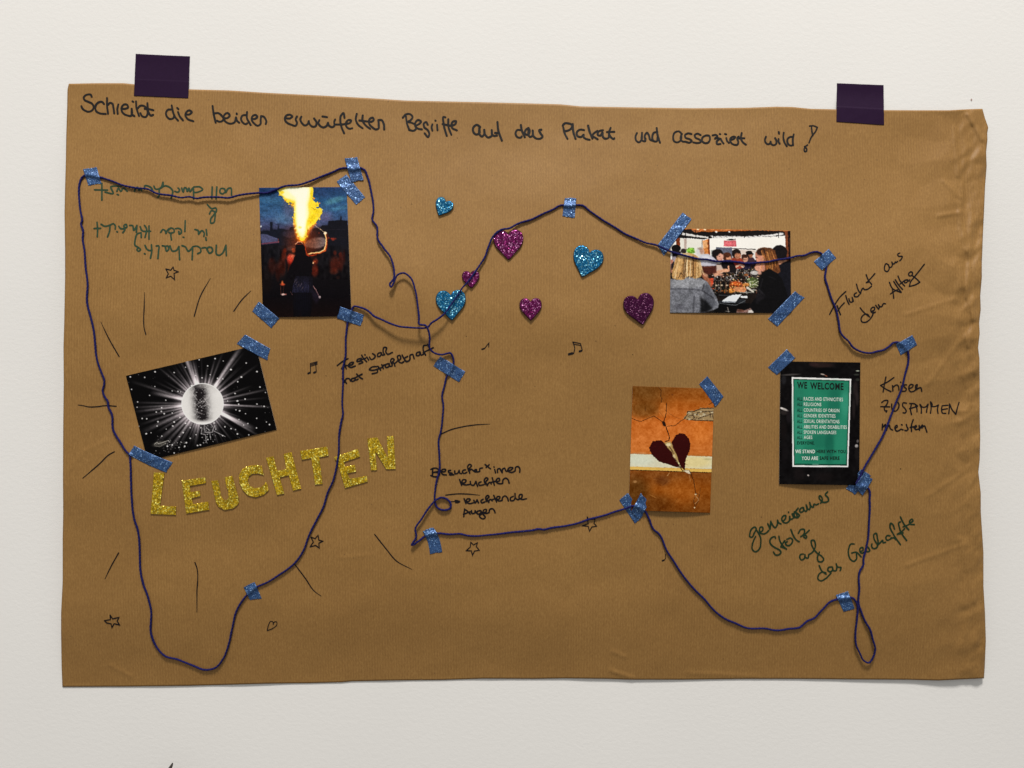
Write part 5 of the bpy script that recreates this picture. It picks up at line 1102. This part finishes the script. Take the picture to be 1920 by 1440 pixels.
# ------------------------------------------------------------------ blue yarn, one closed line around the poster
YARN = [(160, 328.5), (153, 334), (149, 345), (148, 360), (148.6, 375), (151.6, 400), (154, 413), (152, 420), (155.6, 431), (155, 449), (158, 467), (160.4, 500), (164.2, 533), (163.3, 567), (169, 591), (174.4, 613), (178.5, 644),
 (180, 664), (184, 682), (190, 698), (195.5, 714), (195, 722), (192.5, 733), (195, 742), (202.5, 754), (203, 762), (209, 775), (212.5, 807), (226, 830), (236, 846), (243, 854, 1.0), (244, 862), (245.5, 900), (247, 935), (251, 970), (258.5, 995),
 (262, 1036), (263, 1067), (269, 1096), (276, 1115), (283, 1143), (284, 1191), (294, 1214), (311, 1231), (331, 1236), (359, 1247), (387, 1256), (404, 1252), (418, 1236), (428, 1211), (435, 1180), (444.5, 1143), (461, 1118), (472, 1106), (482.5, 1100), (499, 1093), (522, 1079), (539, 1067.5),
 (553, 1055.5), (570, 1030), (578.5, 1006), (592.5, 977.5), (607.5, 947.5), (614, 925), (625, 900, 2.0), (631, 875, 2.2), (635, 847.5, 2.2), (636, 815, 2.0), (640, 790), (643, 777), (641.8, 760), (643, 722.5), (644, 686), (647.6, 668), (648.5, 632), (651, 610), (653, 595), (659, 582), (662.5, 575.5, 2),
 (677, 577, 3.2), (690, 582.6, 4.5), (701, 592.5, 6.5), (715, 599, 8.5), (730, 606, 10.5), (748, 612, 12.5), (766, 614, 13.5), (786, 615, 14), (797, 615, 14), (803, 612.5, 14), (808, 606.5, 14), (818, 600, 13.5), (834.5, 587, 12), (845, 572.5, 9.5), (860, 551, 8), (867.5, 539, 8), (876, 530, 7.2), (887.5, 515, 6.2),
 (896, 502.5, 4.6), (910, 480, 3.6), (916, 462.5, 4.6), (927.5, 440, 5.8), (940, 431, 5.8), (955, 428, 5), (970, 420, 3), (997.5, 411, 1.8), (1020, 400, 1.4), (1037.5, 392.5), (1050, 385.5), (1067, 385), (1082, 384.5), (1091, 385), (1105, 395), (1130, 412.5), (1152.5, 426), (1170, 437.5), (1192.5, 447.5, 2), (1210, 455, 2.8), (1233, 460.5, 3.6),
 (1245, 466, 3.8), (1258, 471.7, 3.6), (1275, 476.7, 3.2), (1291.7, 481, 2.8), (1306.7, 485, 2.6), (1326.7, 486.7, 2.6), (1343, 490, 2.6), (1361.7, 490, 2.6), (1380, 491, 2.6), (1403, 494, 2.6), (1423, 492, 2.6), (1440, 491, 2.6), (1456.7, 487.5, 2.6), (1480, 484, 2.8), (1495, 480, 2.4), (1508, 479, 2), (1520, 474, 1.6), (1533, 472.5), (1542, 477),
 (1549, 490), (1549, 503), (1547, 520), (1552, 538), (1559, 560), (1566.7, 578), (1572, 600, 1.8), (1576.7, 624.5, 2.6), (1582, 632, 3.4), (1591, 640, 3.8), (1598, 650, 3.6), (1613, 659, 3), (1633, 662, 2.4), (1644.5, 659, 1.8), (1655.5, 656.7), (1666.7, 650), (1675.5, 642.7), (1684, 642), (1696, 648), (1702, 659), (1703, 679), (1697.5, 700), (1691.5, 726), (1681, 752),
 (1670, 780.6), (1657, 813.6), (1637, 849, 1.6), (1618, 882, 2.6), (1611, 897, 2.6), (1606, 908, 1.6), (1612, 914, 1.2), (1622, 912, 1.2), (1628, 916), (1630.5, 940), (1629, 987), (1628, 1005.6), (1623, 1032), (1619, 1048), (1619, 1058), (1612, 1071.5), (1611, 1106), (1609.6, 1129.6), (1615, 1148, 1.8), (1623, 1166.6, 2.6), (1632, 1182, 3.2), (1636, 1198, 3.6), (1641, 1216.7, 4),
 (1637, 1232.5, 4), (1628, 1243, 4), (1619, 1238, 4), (1612, 1224.6, 4), (1605.7, 1211, 3.8), (1604, 1185, 3.2), (1607, 1158.6, 2.6), (1605.7, 1129.6, 1.6), (1598, 1121), (1585, 1122), (1568.7, 1124), (1559.5, 1127), (1541, 1144), (1525, 1160), (1514.6, 1164), (1498.8, 1176.6), (1480, 1179), (1454, 1182), (1438, 1179), (1398.5, 1177), (1380, 1169), (1361, 1161), (1342.6, 1148),
 (1319, 1121.6), (1300, 1103, 1.6), (1279, 1077, 2), (1263.5, 1053, 2), (1250, 1032, 1.8), (1234.4, 1000), (1226.5, 993.7), (1216, 971), (1210, 960), (1200, 952), (1187, 948.7, 2.4), (1173, 953.5, 2.4), (1153, 959.6), (1135, 965.7), (1119, 970), (1103, 974), (1086.7, 980), (1057, 986.7), (1032.5, 990), (1019, 993), (1011, 992), (1000, 994), (961, 998), (923, 1002.5), (875, 1004), (863, 1001), (844, 1002), (821, 1000),
 (808, 1001), (796, 1006), (786, 1014, 3), (772, 1022, 5), (780.6, 1006, 5), (778.5, 992.5, 5), (790, 974, 5), (806.7, 949, 4), (817, 938, 2.8), (827.5, 933, 2.2), (838, 936), (845, 944.6), (844, 953, 1.6), (838, 956, 2), (825, 955, 2), (818, 949), (815, 934), (816, 917.5), (820, 896.7), (823.7, 884), (823.7, 853), (823, 821.7), (826, 811), (829.6, 785), (831, 758.6), (829, 742), (833.6, 722.5), (838, 704.5), (846, 690), (850.5, 679), (849.5, 671, 2),
 (844, 662, 3), (838, 663, 3), (829, 665, 4), (820, 664, 6), (813, 661, 7), (806.5, 654, 9), (805.6, 632, 12.5), (803, 619.6, 15), (798, 610.6, 16.4), (785.7, 607.5, 13), (785.7, 596, 12), (783.5, 575, 10), (778, 542, 8.5), (769, 520, 8), (756.7, 512, 8), (745.5, 515.5, 8.5), (739, 528, 9.5), (733, 538, 10), (731, 535, 10), (738, 523, 10.2), (736.7, 495.5, 8), (732, 482, 7), (719, 464.5, 5.5), (708, 446.7, 4.6), (706.7, 424.5, 3.6),
 (697.8, 411, 2.6), (700, 398, 2), (695.6, 357.8), (689, 331), (683, 318.5), (676.7, 315.2), (660, 316.5), (647.8, 315), (639, 316), (625.6, 322), (603, 331, 2.2), (581, 340, 3.2), (559, 346.7, 3.0), (534, 349, 2.6), (514.4, 356.7, 2.4), (499, 362, 2.4), (485.6, 361.8, 3.2), (470, 363, 4.2), (448.5, 366, 4.8), (427, 371, 5), (414, 370, 5), (376, 371, 5), (370.7, 372, 5), (355, 369, 5), (339.8, 370.5, 4.6), (323, 367, 4.2), (291.4, 361.7, 3.6),
 (278, 355, 3.2), (256.7, 352.7, 2.8), (228, 346.6, 2), (213, 340.6), (187, 332), (172, 328)]
yp = np.array([(p[0], p[1], (p[2] if len(p) > 2 else 1.15)) for p in YARN])
ys = catmull(yp, 1.1, closed=True)
ys[:, 2] = np.maximum(1.15 + (ys[:, 2] - 1.15) * .52, 1.15)
for Q in PHOTOS:      # clear of the prints
    ys[:, 2] = np.maximum(ys[:, 2], 2.05 * sstep(-7, 0, inside_dist(Q, ys[:, 0], ys[:, 1])))
for hx, hy_, hr in ((845.8, 572.3, 27), (883, 524, 15), (953.2, 459, 27)):
    ys[:, 2] = np.maximum(ys[:, 2], 4.1 * sstep(hr + 14, hr - 1, np.hypot(ys[:, 0] - hx, ys[:, 1] - hy_)))
ys[:, 2] = np.maximum(ys[:, 2], 2.9 * sstep(22, 12, np.hypot(ys[:, 0] - 1245, ys[:, 1] - 466)))
yx, yy, yh = ys[:, 0], ys[:, 1], ys[:, 2] * .001
# tiny irregularities of a real thread
arc = np.cumsum(np.hypot(np.diff(yx, append=yx[0]), np.diff(yy, append=yy[0])))
yx = yx + .35 * vnoise(arc / 9, arc * 0, 1); yy = yy + .35 * vnoise(arc / 9, arc * 0, 2)
Hy = H(yx, yy)
k = np.ones(15) / 15
Hy = np.maximum(Hy, np.convolve(np.r_[Hy[-7:], Hy, Hy[:7]], k, 'valid'))
C3 = PA(yx, yy, Hy + yh + .0001)
N = len(C3)
tan = np.roll(C3, -1, 0) - np.roll(C3, 1, 0); tan /= np.linalg.norm(tan, axis=1)[:, None] + 1e-12
nrm = np.tile(np.array([0, -1.0, 0]), (N, 1)); nrm -= (nrm * tan).sum(1)[:, None] * tan; nrm /= np.linalg.norm(nrm, axis=1)[:, None]
bin_ = np.cross(tan, nrm)
thick = 1.0 + .22 * vnoise(arc / 38, arc * 0, 5) + .12 * vnoise(arc / 7, arc * 0, 6)
thin = np.where((yx > 830) & (yx < 900) & (yy > 520) & (yy < 600), .82, 1.0)
R = .00112 * thick * thin
NS = 14
vv = []
for s_ in range(NS):
    th_ = 2 * math.pi * s_ / NS
    lobe = np.abs(np.cos(th_ - arc * S / .0042 * math.pi * 1.0))
    r = R * (.80 + .28 * lobe)
    vv.append(C3 + r[:, None] * (math.cos(th_) * nrm + math.sin(th_) * bin_))
vv = np.stack(vv, 1).reshape(-1, 3)
i0 = np.arange(N)[:, None] * NS; j0 = ((np.arange(N) + 1) % N)[:, None] * NS
a_ = np.arange(NS)[None]; b_ = (a_ + 1) % NS
fc = np.stack([i0 + a_, j0 + a_, j0 + b_, i0 + b_], -1).reshape(-1, 4).tolist()
yarn = tag(obj('yarn', vv, fc, M_YARN, smooth=True), 'navy blue wool yarn outlining a wandering shape across the brown poster', 'yarn')
# stray fibres of the yarn, far too many to count
fv, ff = [], []
rr = random.Random(11)
for _ in range(5200):
    i = rr.randrange(N); p = C3[i]; a = rr.uniform(-1.7, 1.7)
    d = math.cos(a) * nrm[i] + math.sin(a) * bin_[i] + rr.uniform(-1.2, 1.2) * tan[i]
    L = rr.uniform(.0006, .0017); wv_ = tan[i] * .00005
    q = p + .8 * R[i] * d / np.linalg.norm(d); e = q + d / np.linalg.norm(d) * L
    b = len(fv); fv += [q - wv_, q + wv_, e]; ff.append([b, b + 1, b + 2])
tag(obj('stray_fibres', fv, ff, M_YARN, parent=yarn), kind='stuff')

# ------------------------------------------------------------------ tapes
def yarn_near(x, y, lo=None):
    """height of the yarn's top over the paper near each point, 0 where it is not near"""
    x = np.asarray(x, float); y = np.asarray(y, float)
    sel = (yx > x.min() - 12) & (yx < x.max() + 12) & (yy > y.min() - 12) & (yy < y.max() + 12) & (yh < .0023)
    if not sel.any(): return np.zeros(x.shape)
    d = np.min(np.hypot(x[..., None] - yx[sel], y[..., None] - yy[sel]), -1)
    return .0023 * np.exp(-(d / 5.0) ** 2.2)
def tape(q, label, layer=0, jag=1.3, under=True, mat=None, name='tape_strip', cat='tape', group='blue glitter tape strips', bend=0, seed=0, lift=0):
    """q: px corners; edges q0-q1 and q2-q3 are the torn ends"""
    L = math.hypot(q[2][0] - q[1][0], q[2][1] - q[1][1]); W = math.hypot(q[1][0] - q[0][0], q[1][1] - q[0][1])
    nx = max(10, int(W * 1.1)); ny = max(12, int(L * 1.1))
    u, v = np.meshgrid(np.linspace(0, 1, nx), np.linspace(0, 1, ny))
    g = bil([q[0], q[1], q[2], q[3]], u, v)
    # torn, zig-zag ends
    rs_ = np.random.RandomState(seed + 50)
    ax = np.array(q[3], float) - np.array(q[0], float); ax /= np.linalg.norm(ax)
    side = np.array(q[1], float) - np.array(q[0], float); side /= np.linalg.norm(side)
    z1 = rs_.rand(nx) - .5; z2 = rs_.rand(nx) - .5
    tri = np.abs(((np.linspace(0, 1, nx) * W / 4.2) % 1) - .5) * 2 - .5
    e1 = jag * (z1 * .9 + tri * .8) + jag * 1.2 * vnoise(np.linspace(0, 3, nx), 0 * z1, seed); e2 = jag * (z2 * .9 + tri * .8) + jag * 1.2 * vnoise(np.linspace(0, 3, nx), 0 * z1, seed + 9)
    f1 = np.clip(1 - v * L / 5, 0, 1); f2 = np.clip(1 - (1 - v) * L / 5, 0, 1)
    g = g + (e1[None] * f1 + e2[None] * f2)[..., None] * ax
    g = g + (bend * np.sin(math.pi * v) + .25 * vnoise(v * L / 5, 0 * v, seed + 3))[..., None] * side
    on = np.zeros(u.shape)
    for Q in PHOTOS:
        on = np.maximum(on, sstep(-7, 1.0, inside_dist(Q, g[..., 0], g[..., 1])))
    if name == 'tape_strip':
        h = H(g[..., 0], g[..., 1]) + .00035 + .0009 * on + layer * .0007
        if under: h = h + yarn_near(g[..., 0], g[..., 1])
        h = h + .00022 * vnoise(g[..., 0] / 6, g[..., 1] / 6, seed + 4) + lift * .001 * np.sin(math.pi * u) * np.sin(math.pi * v)
    else:
        hp = H(g[..., 0], g[..., 1]); t_ = sstep(0.15, .75, v)
        h = np.maximum(.0004 * (1 - t_) + (hp + .0005) * t_, (hp + .0005) * sstep(.5, .62, v)) + .00012 * vnoise(g[..., 0] / 14, g[..., 1] / 14, seed)
    fr = PA(g[..., 0], g[..., 1], h).reshape(-1, 3)
    ix = np.arange(nx * ny).reshape(ny, nx)
    fc = np.stack([ix[:-1, :-1], ix[1:, :-1], ix[1:, 1:], ix[:-1, 1:]], -1).reshape(-1, 4).tolist()
    rg = list(ix[0]) + list(ix[1:, -1]) + list(ix[-1, ::-1][1:]) + list(ix[::-1, 0][1:-1])
    bk = fr[rg] + np.array([0, .0003, 0])
    for i in range(len(rg)):
        j = (i + 1) % len(rg); fc.append([rg[i], rg[j], len(fr) + j, len(fr) + i])
    o = obj(name, np.vstack([fr, bk]), fc, mat or M_TAPE, smooth=True)
    # torn corners may turn the ring around: make all front faces look at the viewer
    if np.cross(np.array(q[1]) - q[0], np.array(q[3]) - q[0]) < 0: o.data.flip_normals()
    return tag(o, label, cat, group)

tape([(155.6, 317.8), (181, 313), (190, 344.4), (165.6, 347.8)], 'short blue glitter tape holding the yarn at the top left corner', seed=1)
tape([(631, 341), (649, 327), (685, 370.4), (668, 384.6)], 'blue glitter tape on the top right corner of the fire photo', under=False, seed=3)
tape([(646, 297), (669.5, 294.5), (681.7, 337.5), (658.5, 341)], 'blue glitter tape over the yarn just above the fire photo', layer=1, seed=2)
tape([(472.5, 583.5), (485.7, 565.6), (523, 597), (509, 615.5)][0:1] + [(485.7, 565.6), (523, 597), (509, 615.5)], 'blue glitter tape on the bottom left corner of the fire photo', seed=4) if False else \
tape([(509, 615.5), (523, 597), (485.7, 565.6), (472.5, 583.5)], 'blue glitter tape on the bottom left corner of the fire photo', seed=4)
tape([(675.6, 611.5), (683, 590.7), (638.5, 575), (632, 597)], 'blue glitter tape on the bottom right corner of the fire photo, yarn below it', seed=5)
tape([(501, 676), (506, 653.4), (459, 627), (444, 645)], 'blue glitter tape on the top right corner of the mirror ball photo', seed=6)
tape([(311, 886), (324, 867), (251.7, 835.7), (241, 852.5)], 'crumpled blue glitter tape on the bottom left corner of the mirror ball photo', seed=7, bend=-1.6, lift=.8)
tape([(860.6, 716.7), (872.4, 697), (825.4, 668), (812.4, 686.4)], 'blue glitter tape on the yarn right of the word Strahlkraft', seed=8)
tape([(456.6, 1101), (477.4, 1092), (490.4, 1122), (468.4, 1125)], 'short blue glitter tape holding the yarn low on the left, right of the hanging loop', seed=9)
tape([(792.5, 996), (813, 989), (829, 1035), (806, 1039)], 'creased blue glitter tape at the left end of the straight lower yarn', seed=10, bend=3.0)
tape([(1059, 371), (1080.7, 371.5), (1077.5, 409), (1054.5, 405.5)], 'upright blue glitter tape at the top of the yarn peak above the hearts', seed=11)
tape([(1279.6, 398.8), (1297, 411.4), (1244.5, 479.8), (1233.0, 459.5)], 'long slanted blue glitter tape on the top left corner of the dinner photo', under=False, seed=12)
tape([(1490, 546.7), (1509, 557.5), (1457.5, 612.5), (1440, 598)], 'slanted blue glitter tape on the bottom right corner of the dinner photo', under=False, seed=13)
tape([(1541, 507), (1526, 490.7), (1554, 466.7), (1568, 483.8)], 'short blue glitter tape on the yarn between dinner photo and the word Flucht', seed=14, jag=.5)
tape([(1680, 645.6), (1710.7, 628.4), (1720, 646.7), (1689, 666)][3:] + [(1680, 645.6), (1710.7, 628.4), (1720, 646.7)], 'short blue glitter tape on the yarn above the word Krisen', seed=15, jag=.6)
tape([(1456, 703.5), (1440, 689), (1475.4, 655), (1491.5, 671)], 'blue glitter tape on the top left corner of the welcome sign photo', under=False, seed=16)
tape([(1586.7, 915.6), (1614.4, 880), (1633, 892), (1603, 928)][3:] + [(1586.7, 915.6), (1614.4, 880), (1633, 892)], 'lower blue glitter tape at the bottom right of the welcome sign photo', seed=17, under=False)
tape([(1618, 929), (1601, 915), (1621, 886), (1636, 899)], 'upper blue glitter tape overlapping another beside the welcome sign photo', layer=1, seed=18, jag=1.6)
tape([(1342, 763), (1356.7, 743.8), (1326.5, 705.5), (1311, 720)], 'blue glitter tape on the top right corner of the cracked wall photo', under=False, seed=19)
tape([(1161, 938), (1177.4, 924.4), (1206, 966), (1190.7, 982)], 'lower of two crossed blue glitter tapes at the cracked wall photo, yarn across it', under=False, seed=20)
tape([(1201.8, 924.4), (1217, 943), (1200, 973.8), (1183.5, 959.6)], 'upper of two crossed blue glitter tapes at the bottom left of the cracked wall photo', layer=1.5, seed=21)
tape([(1567.4, 1116), (1590, 1108.5), (1603, 1141.5), (1582, 1147.5)], 'short blue glitter tape above the dangling yarn loop at bottom right', seed=22)
tape([(254.4, 101), (356, 105.6), (353, 184), (251, 179.6)], 'left dark purple tape square holding the poster above the word Schreibt', name='purple_tape', mat=M_PTAPE, jag=.25, seed=30, group='purple tape squares on the top edge')
tape([(1569.3, 156), (1656.7, 159.6), (1657.8, 234.4), (1568.4, 228.4)], 'right dark purple tape square holding the poster above the exclamation mark', name='purple_tape', mat=M_PTAPE, jag=.25, seed=31, group='purple tape squares on the top edge')

# ------------------------------------------------------------------ glitter hearts and gold letters
def slab(name, outline, thick, m_top, m_side, label, cat, group, bevel=.9, jit=.15, gap=.0003, foot=0, fol=.6):
    """cut-out of thick card or foam standing on the paper: outline in px, rounded front edge"""
    o2 = np.array(outline, float)
    if np.cross(o2 - o2.mean(0), np.roll(o2, -1, 0) - o2.mean(0)).sum() < 0: o2 = o2[::-1]
    o2 = o2 + jit * np.stack([vnoise(o2[:, 0] / 2, o2[:, 1] / 2, 1), vnoise(o2[:, 0] / 2, o2[:, 1] / 2, 2)], -1) * 2
    t = np.roll(o2, -1, 0) - np.roll(o2, 1, 0); t /= np.linalg.norm(t, axis=1)[:, None] + 1e-9
    inn = np.stack([-t[:, 1], t[:, 0]], -1)
    base = float(H(o2[:, 0], o2[:, 1]).mean()); lo = float(H(o2[:, 0], o2[:, 1]).min())
    n = len(o2); v = []; f = []; mi = []
    levels = [(-foot, 0), (-foot, thick * .55), (.3 * bevel, thick * .92), (bevel, thick)]
    for ins, z in levels:
        p = o2 + inn * ins
        hb = (H(p[:, 0], p[:, 1]) * fol + base * (1 - fol)) if z > 0 else np.full(n, lo)
        v.append(PA(p[:, 0], p[:, 1], hb + gap * (z > 0) + max(z, 0)))
    for l in range(3):
        for i in range(n):
            j = (i + 1) % n
            f.append([l * n + i, l * n + j, (l + 1) * n + j, (l + 1) * n + i]); mi.append(1 if l < 2 else 0)
    f.append([3 * n + i for i in range(n)]); mi.append(0)
    o = obj(name, np.vstack(v), f, [m_top, m_side], mi=mi)
    import bmesh
    bm = bmesh.new(); bm.from_mesh(o.data); bmesh.ops.recalc_face_normals(bm, faces=bm.faces[:])
    big = max(bm.faces, key=lambda q: len(q.verts))
    if big.normal.y > 0: bmesh.ops.reverse_faces(bm, faces=bm.faces[:])
    bmesh.ops.triangulate(bm, faces=[big])
    bm.to_mesh(o.data); bm.free()
    return tag(o, label, cat, group)

HR = [(0, .34), (.07, .425), (.16, .485), (.27, .50), (.385, .46), (.465, .365), (.50, .24), (.485, .10), (.42, -.045), (.31, -.185), (.19, -.31), (.075, -.44), (0, -.50)]
def heart(x, y, w_, ang, m_top, m_side, label):
    pts = HR + [(-a, b) for a, b in HR[::-1][1:-1]]
    cr = []
    p = catmull(np.array(pts) * w_, 1.6, closed=True)
    ca, sa = math.cos(math.radians(ang)), math.sin(math.radians(ang))
    out = [(x + a * ca + b * sa, y - (-a * sa + b * ca)) for a, b in p]
    slab('glitter_heart', out, .0026, m_top, m_side, label, 'heart', 'glitter foam hearts on the poster', bevel=1.1, jit=.1, foot=.75)  # foot widens the dark side into a rim of foam and painted shade
heart(830.5, 389, 33, 27, M_BLUE, M_BLUES, 'small tilted turquoise glitter heart, highest of all hearts')
heart(1100, 492, 56, 17, M_BLUE, M_BLUES, 'large tilted turquoise glitter heart lying free between the yarn and the dinner photo')
heart(845.8, 572.3, 55, -3, M_BLUE, M_BLUES, 'large turquoise glitter heart with the yarn running across it')
heart(953.2, 459, 55, -1, M_PINK, M_PINKS, 'large magenta glitter heart under the bend of the yarn')
heart(883, 524, 31.5, -4, M_PINK, M_PINKS, 'smallest magenta glitter heart with yarn across it')
heart(995, 580, 40.5, -1, M_PINK, M_PINKS, 'medium magenta glitter heart lying free in the middle of the poster')
heart(1199.5, 580.5, 56.5, -11, M_PURP, M_PINKS, 'large dark magenta glitter heart left of the dinner photo')

GL = (240, 790, 3.5556)
def letter(ch, pts, label, rnd=False):
    p = np.array(px(GL, pts))
    if rnd: out = catmull(p, 2.0, closed=True)
    else:
        out = []
        for i in range(len(p)):
            a, b = p[i], p[(i + 1) % len(p)]; n = max(1, int(np.hypot(*(b - a)) / 3))
            out += [a + (b - a) * k_ / n for k_ in range(n)]
    slab('gold_letter', out, .0007, M_GOLD, M_GOLDS, label, 'letter', 'gold glitter letters', bevel=.45, jit=.22, gap=.00035, fol=1.0)
letter('L', [(172, 340), (243, 343), (213, 563), (320, 567), (318, 624), (150, 618)], 'gold glitter letter L under the crumpled tape')
letter('E', [(357, 395), (515, 373), (520, 412), (412, 432), (418, 472), (478, 462), (483, 500), (425, 513), (432, 552), (535, 535), (542, 590), (388, 615)], 'gold glitter letter E between the letters L and U')
letter('U', [(555, 398), (600, 392), (622, 500), (635, 520), (655, 526), (670, 512), (668, 460), (656, 440), (645, 372), (695, 363), (737, 510), (738, 545), (722, 565), (700, 580), (645, 592), (605, 572), (585, 540)], 'gold glitter letter U')
cc = [(892, 300), (905, 358)]
letter('C', [(892, 298), (898, 328), (905, 358), (865, 348), (830, 350), (805, 368), (798, 398), (812, 430), (845, 445), (885, 440), (910, 420), (918, 402), (930, 420), (937, 460), (905, 490), (850, 507), (800, 495), (765, 460), (742, 410), (740, 360), (760, 320), (800, 298), (850, 290)], 'gold glitter letter C')
letter('H', [(920, 243), (970, 233), (995, 330), (1055, 318), (1037, 218), (1090, 205), (1155, 450), (1100, 462), (1072, 360), (1012, 375), (1042, 482), (993, 492)], 'gold glitter letter H')
letter('T', [(1147, 198), (1328, 168), (1337, 228), (1275, 240), (1297, 418), (1247, 423), (1222, 245), (1158, 257)], 'gold glitter letter T')
letter('E', [(1376, 238), (1532, 183), (1547, 236), (1440, 272), (1447, 302), (1512, 290), (1521, 335), (1462, 348), (1480, 383), (1592, 363), (1598, 402), (1447, 445), (1408, 318), (1395, 262), (1380, 258)], 'gold glitter letter E with the yarn over its left side')
letter('N', [(1595, 115), (1662, 107), (1733, 245), (1725, 100), (1770, 97), (1785, 318), (1722, 320), (1648, 200), (1660, 325), (1620, 328)], 'gold glitter letter N at the right end of the gold word')

# ------------------------------------------------------------------ the dark tip at the lower edge
tv, tf = [], []
prof = [(323.2, 1430.2, .5), (322.8, 1432, 1.8), (321.0, 1436, 3.2), (318.6, 1440, 4.4), (312, 1452, 6.2), (302, 1472, 8.5), (290, 1500, 10), (276, 1560, 12), (262, 1660, 14), (252, 1800, 14), (248, 2000, 12), (250, 2250, 9)]
for x, y, r in prof:
    for k_ in range(12):
        a = 2 * math.pi * k_ / 12
        X_, Y_, Z_ = P(x, y, .03)
        tv.append((X_ + r * S * math.cos(a), Y_ + r * S * .45 * math.sin(a), Z_ + .35 * r * S * math.cos(a)))
for l in range(len(prof) - 1):
    for k_ in range(12):
        j = (k_ + 1) % 12; tf.append([l * 12 + k_, l * 12 + j, (l + 1) * 12 + j, (l + 1) * 12 + k_])
tf.append(list(range(12))); tf.append([len(tv) - 12 + k_ for k_ in range(12)][::-1])
tag(obj('leaf_tip', tv, tf, M_TIP, smooth=True), 'dark grey pointed tip sticking up at the lower edge before the white wall', 'leaf')
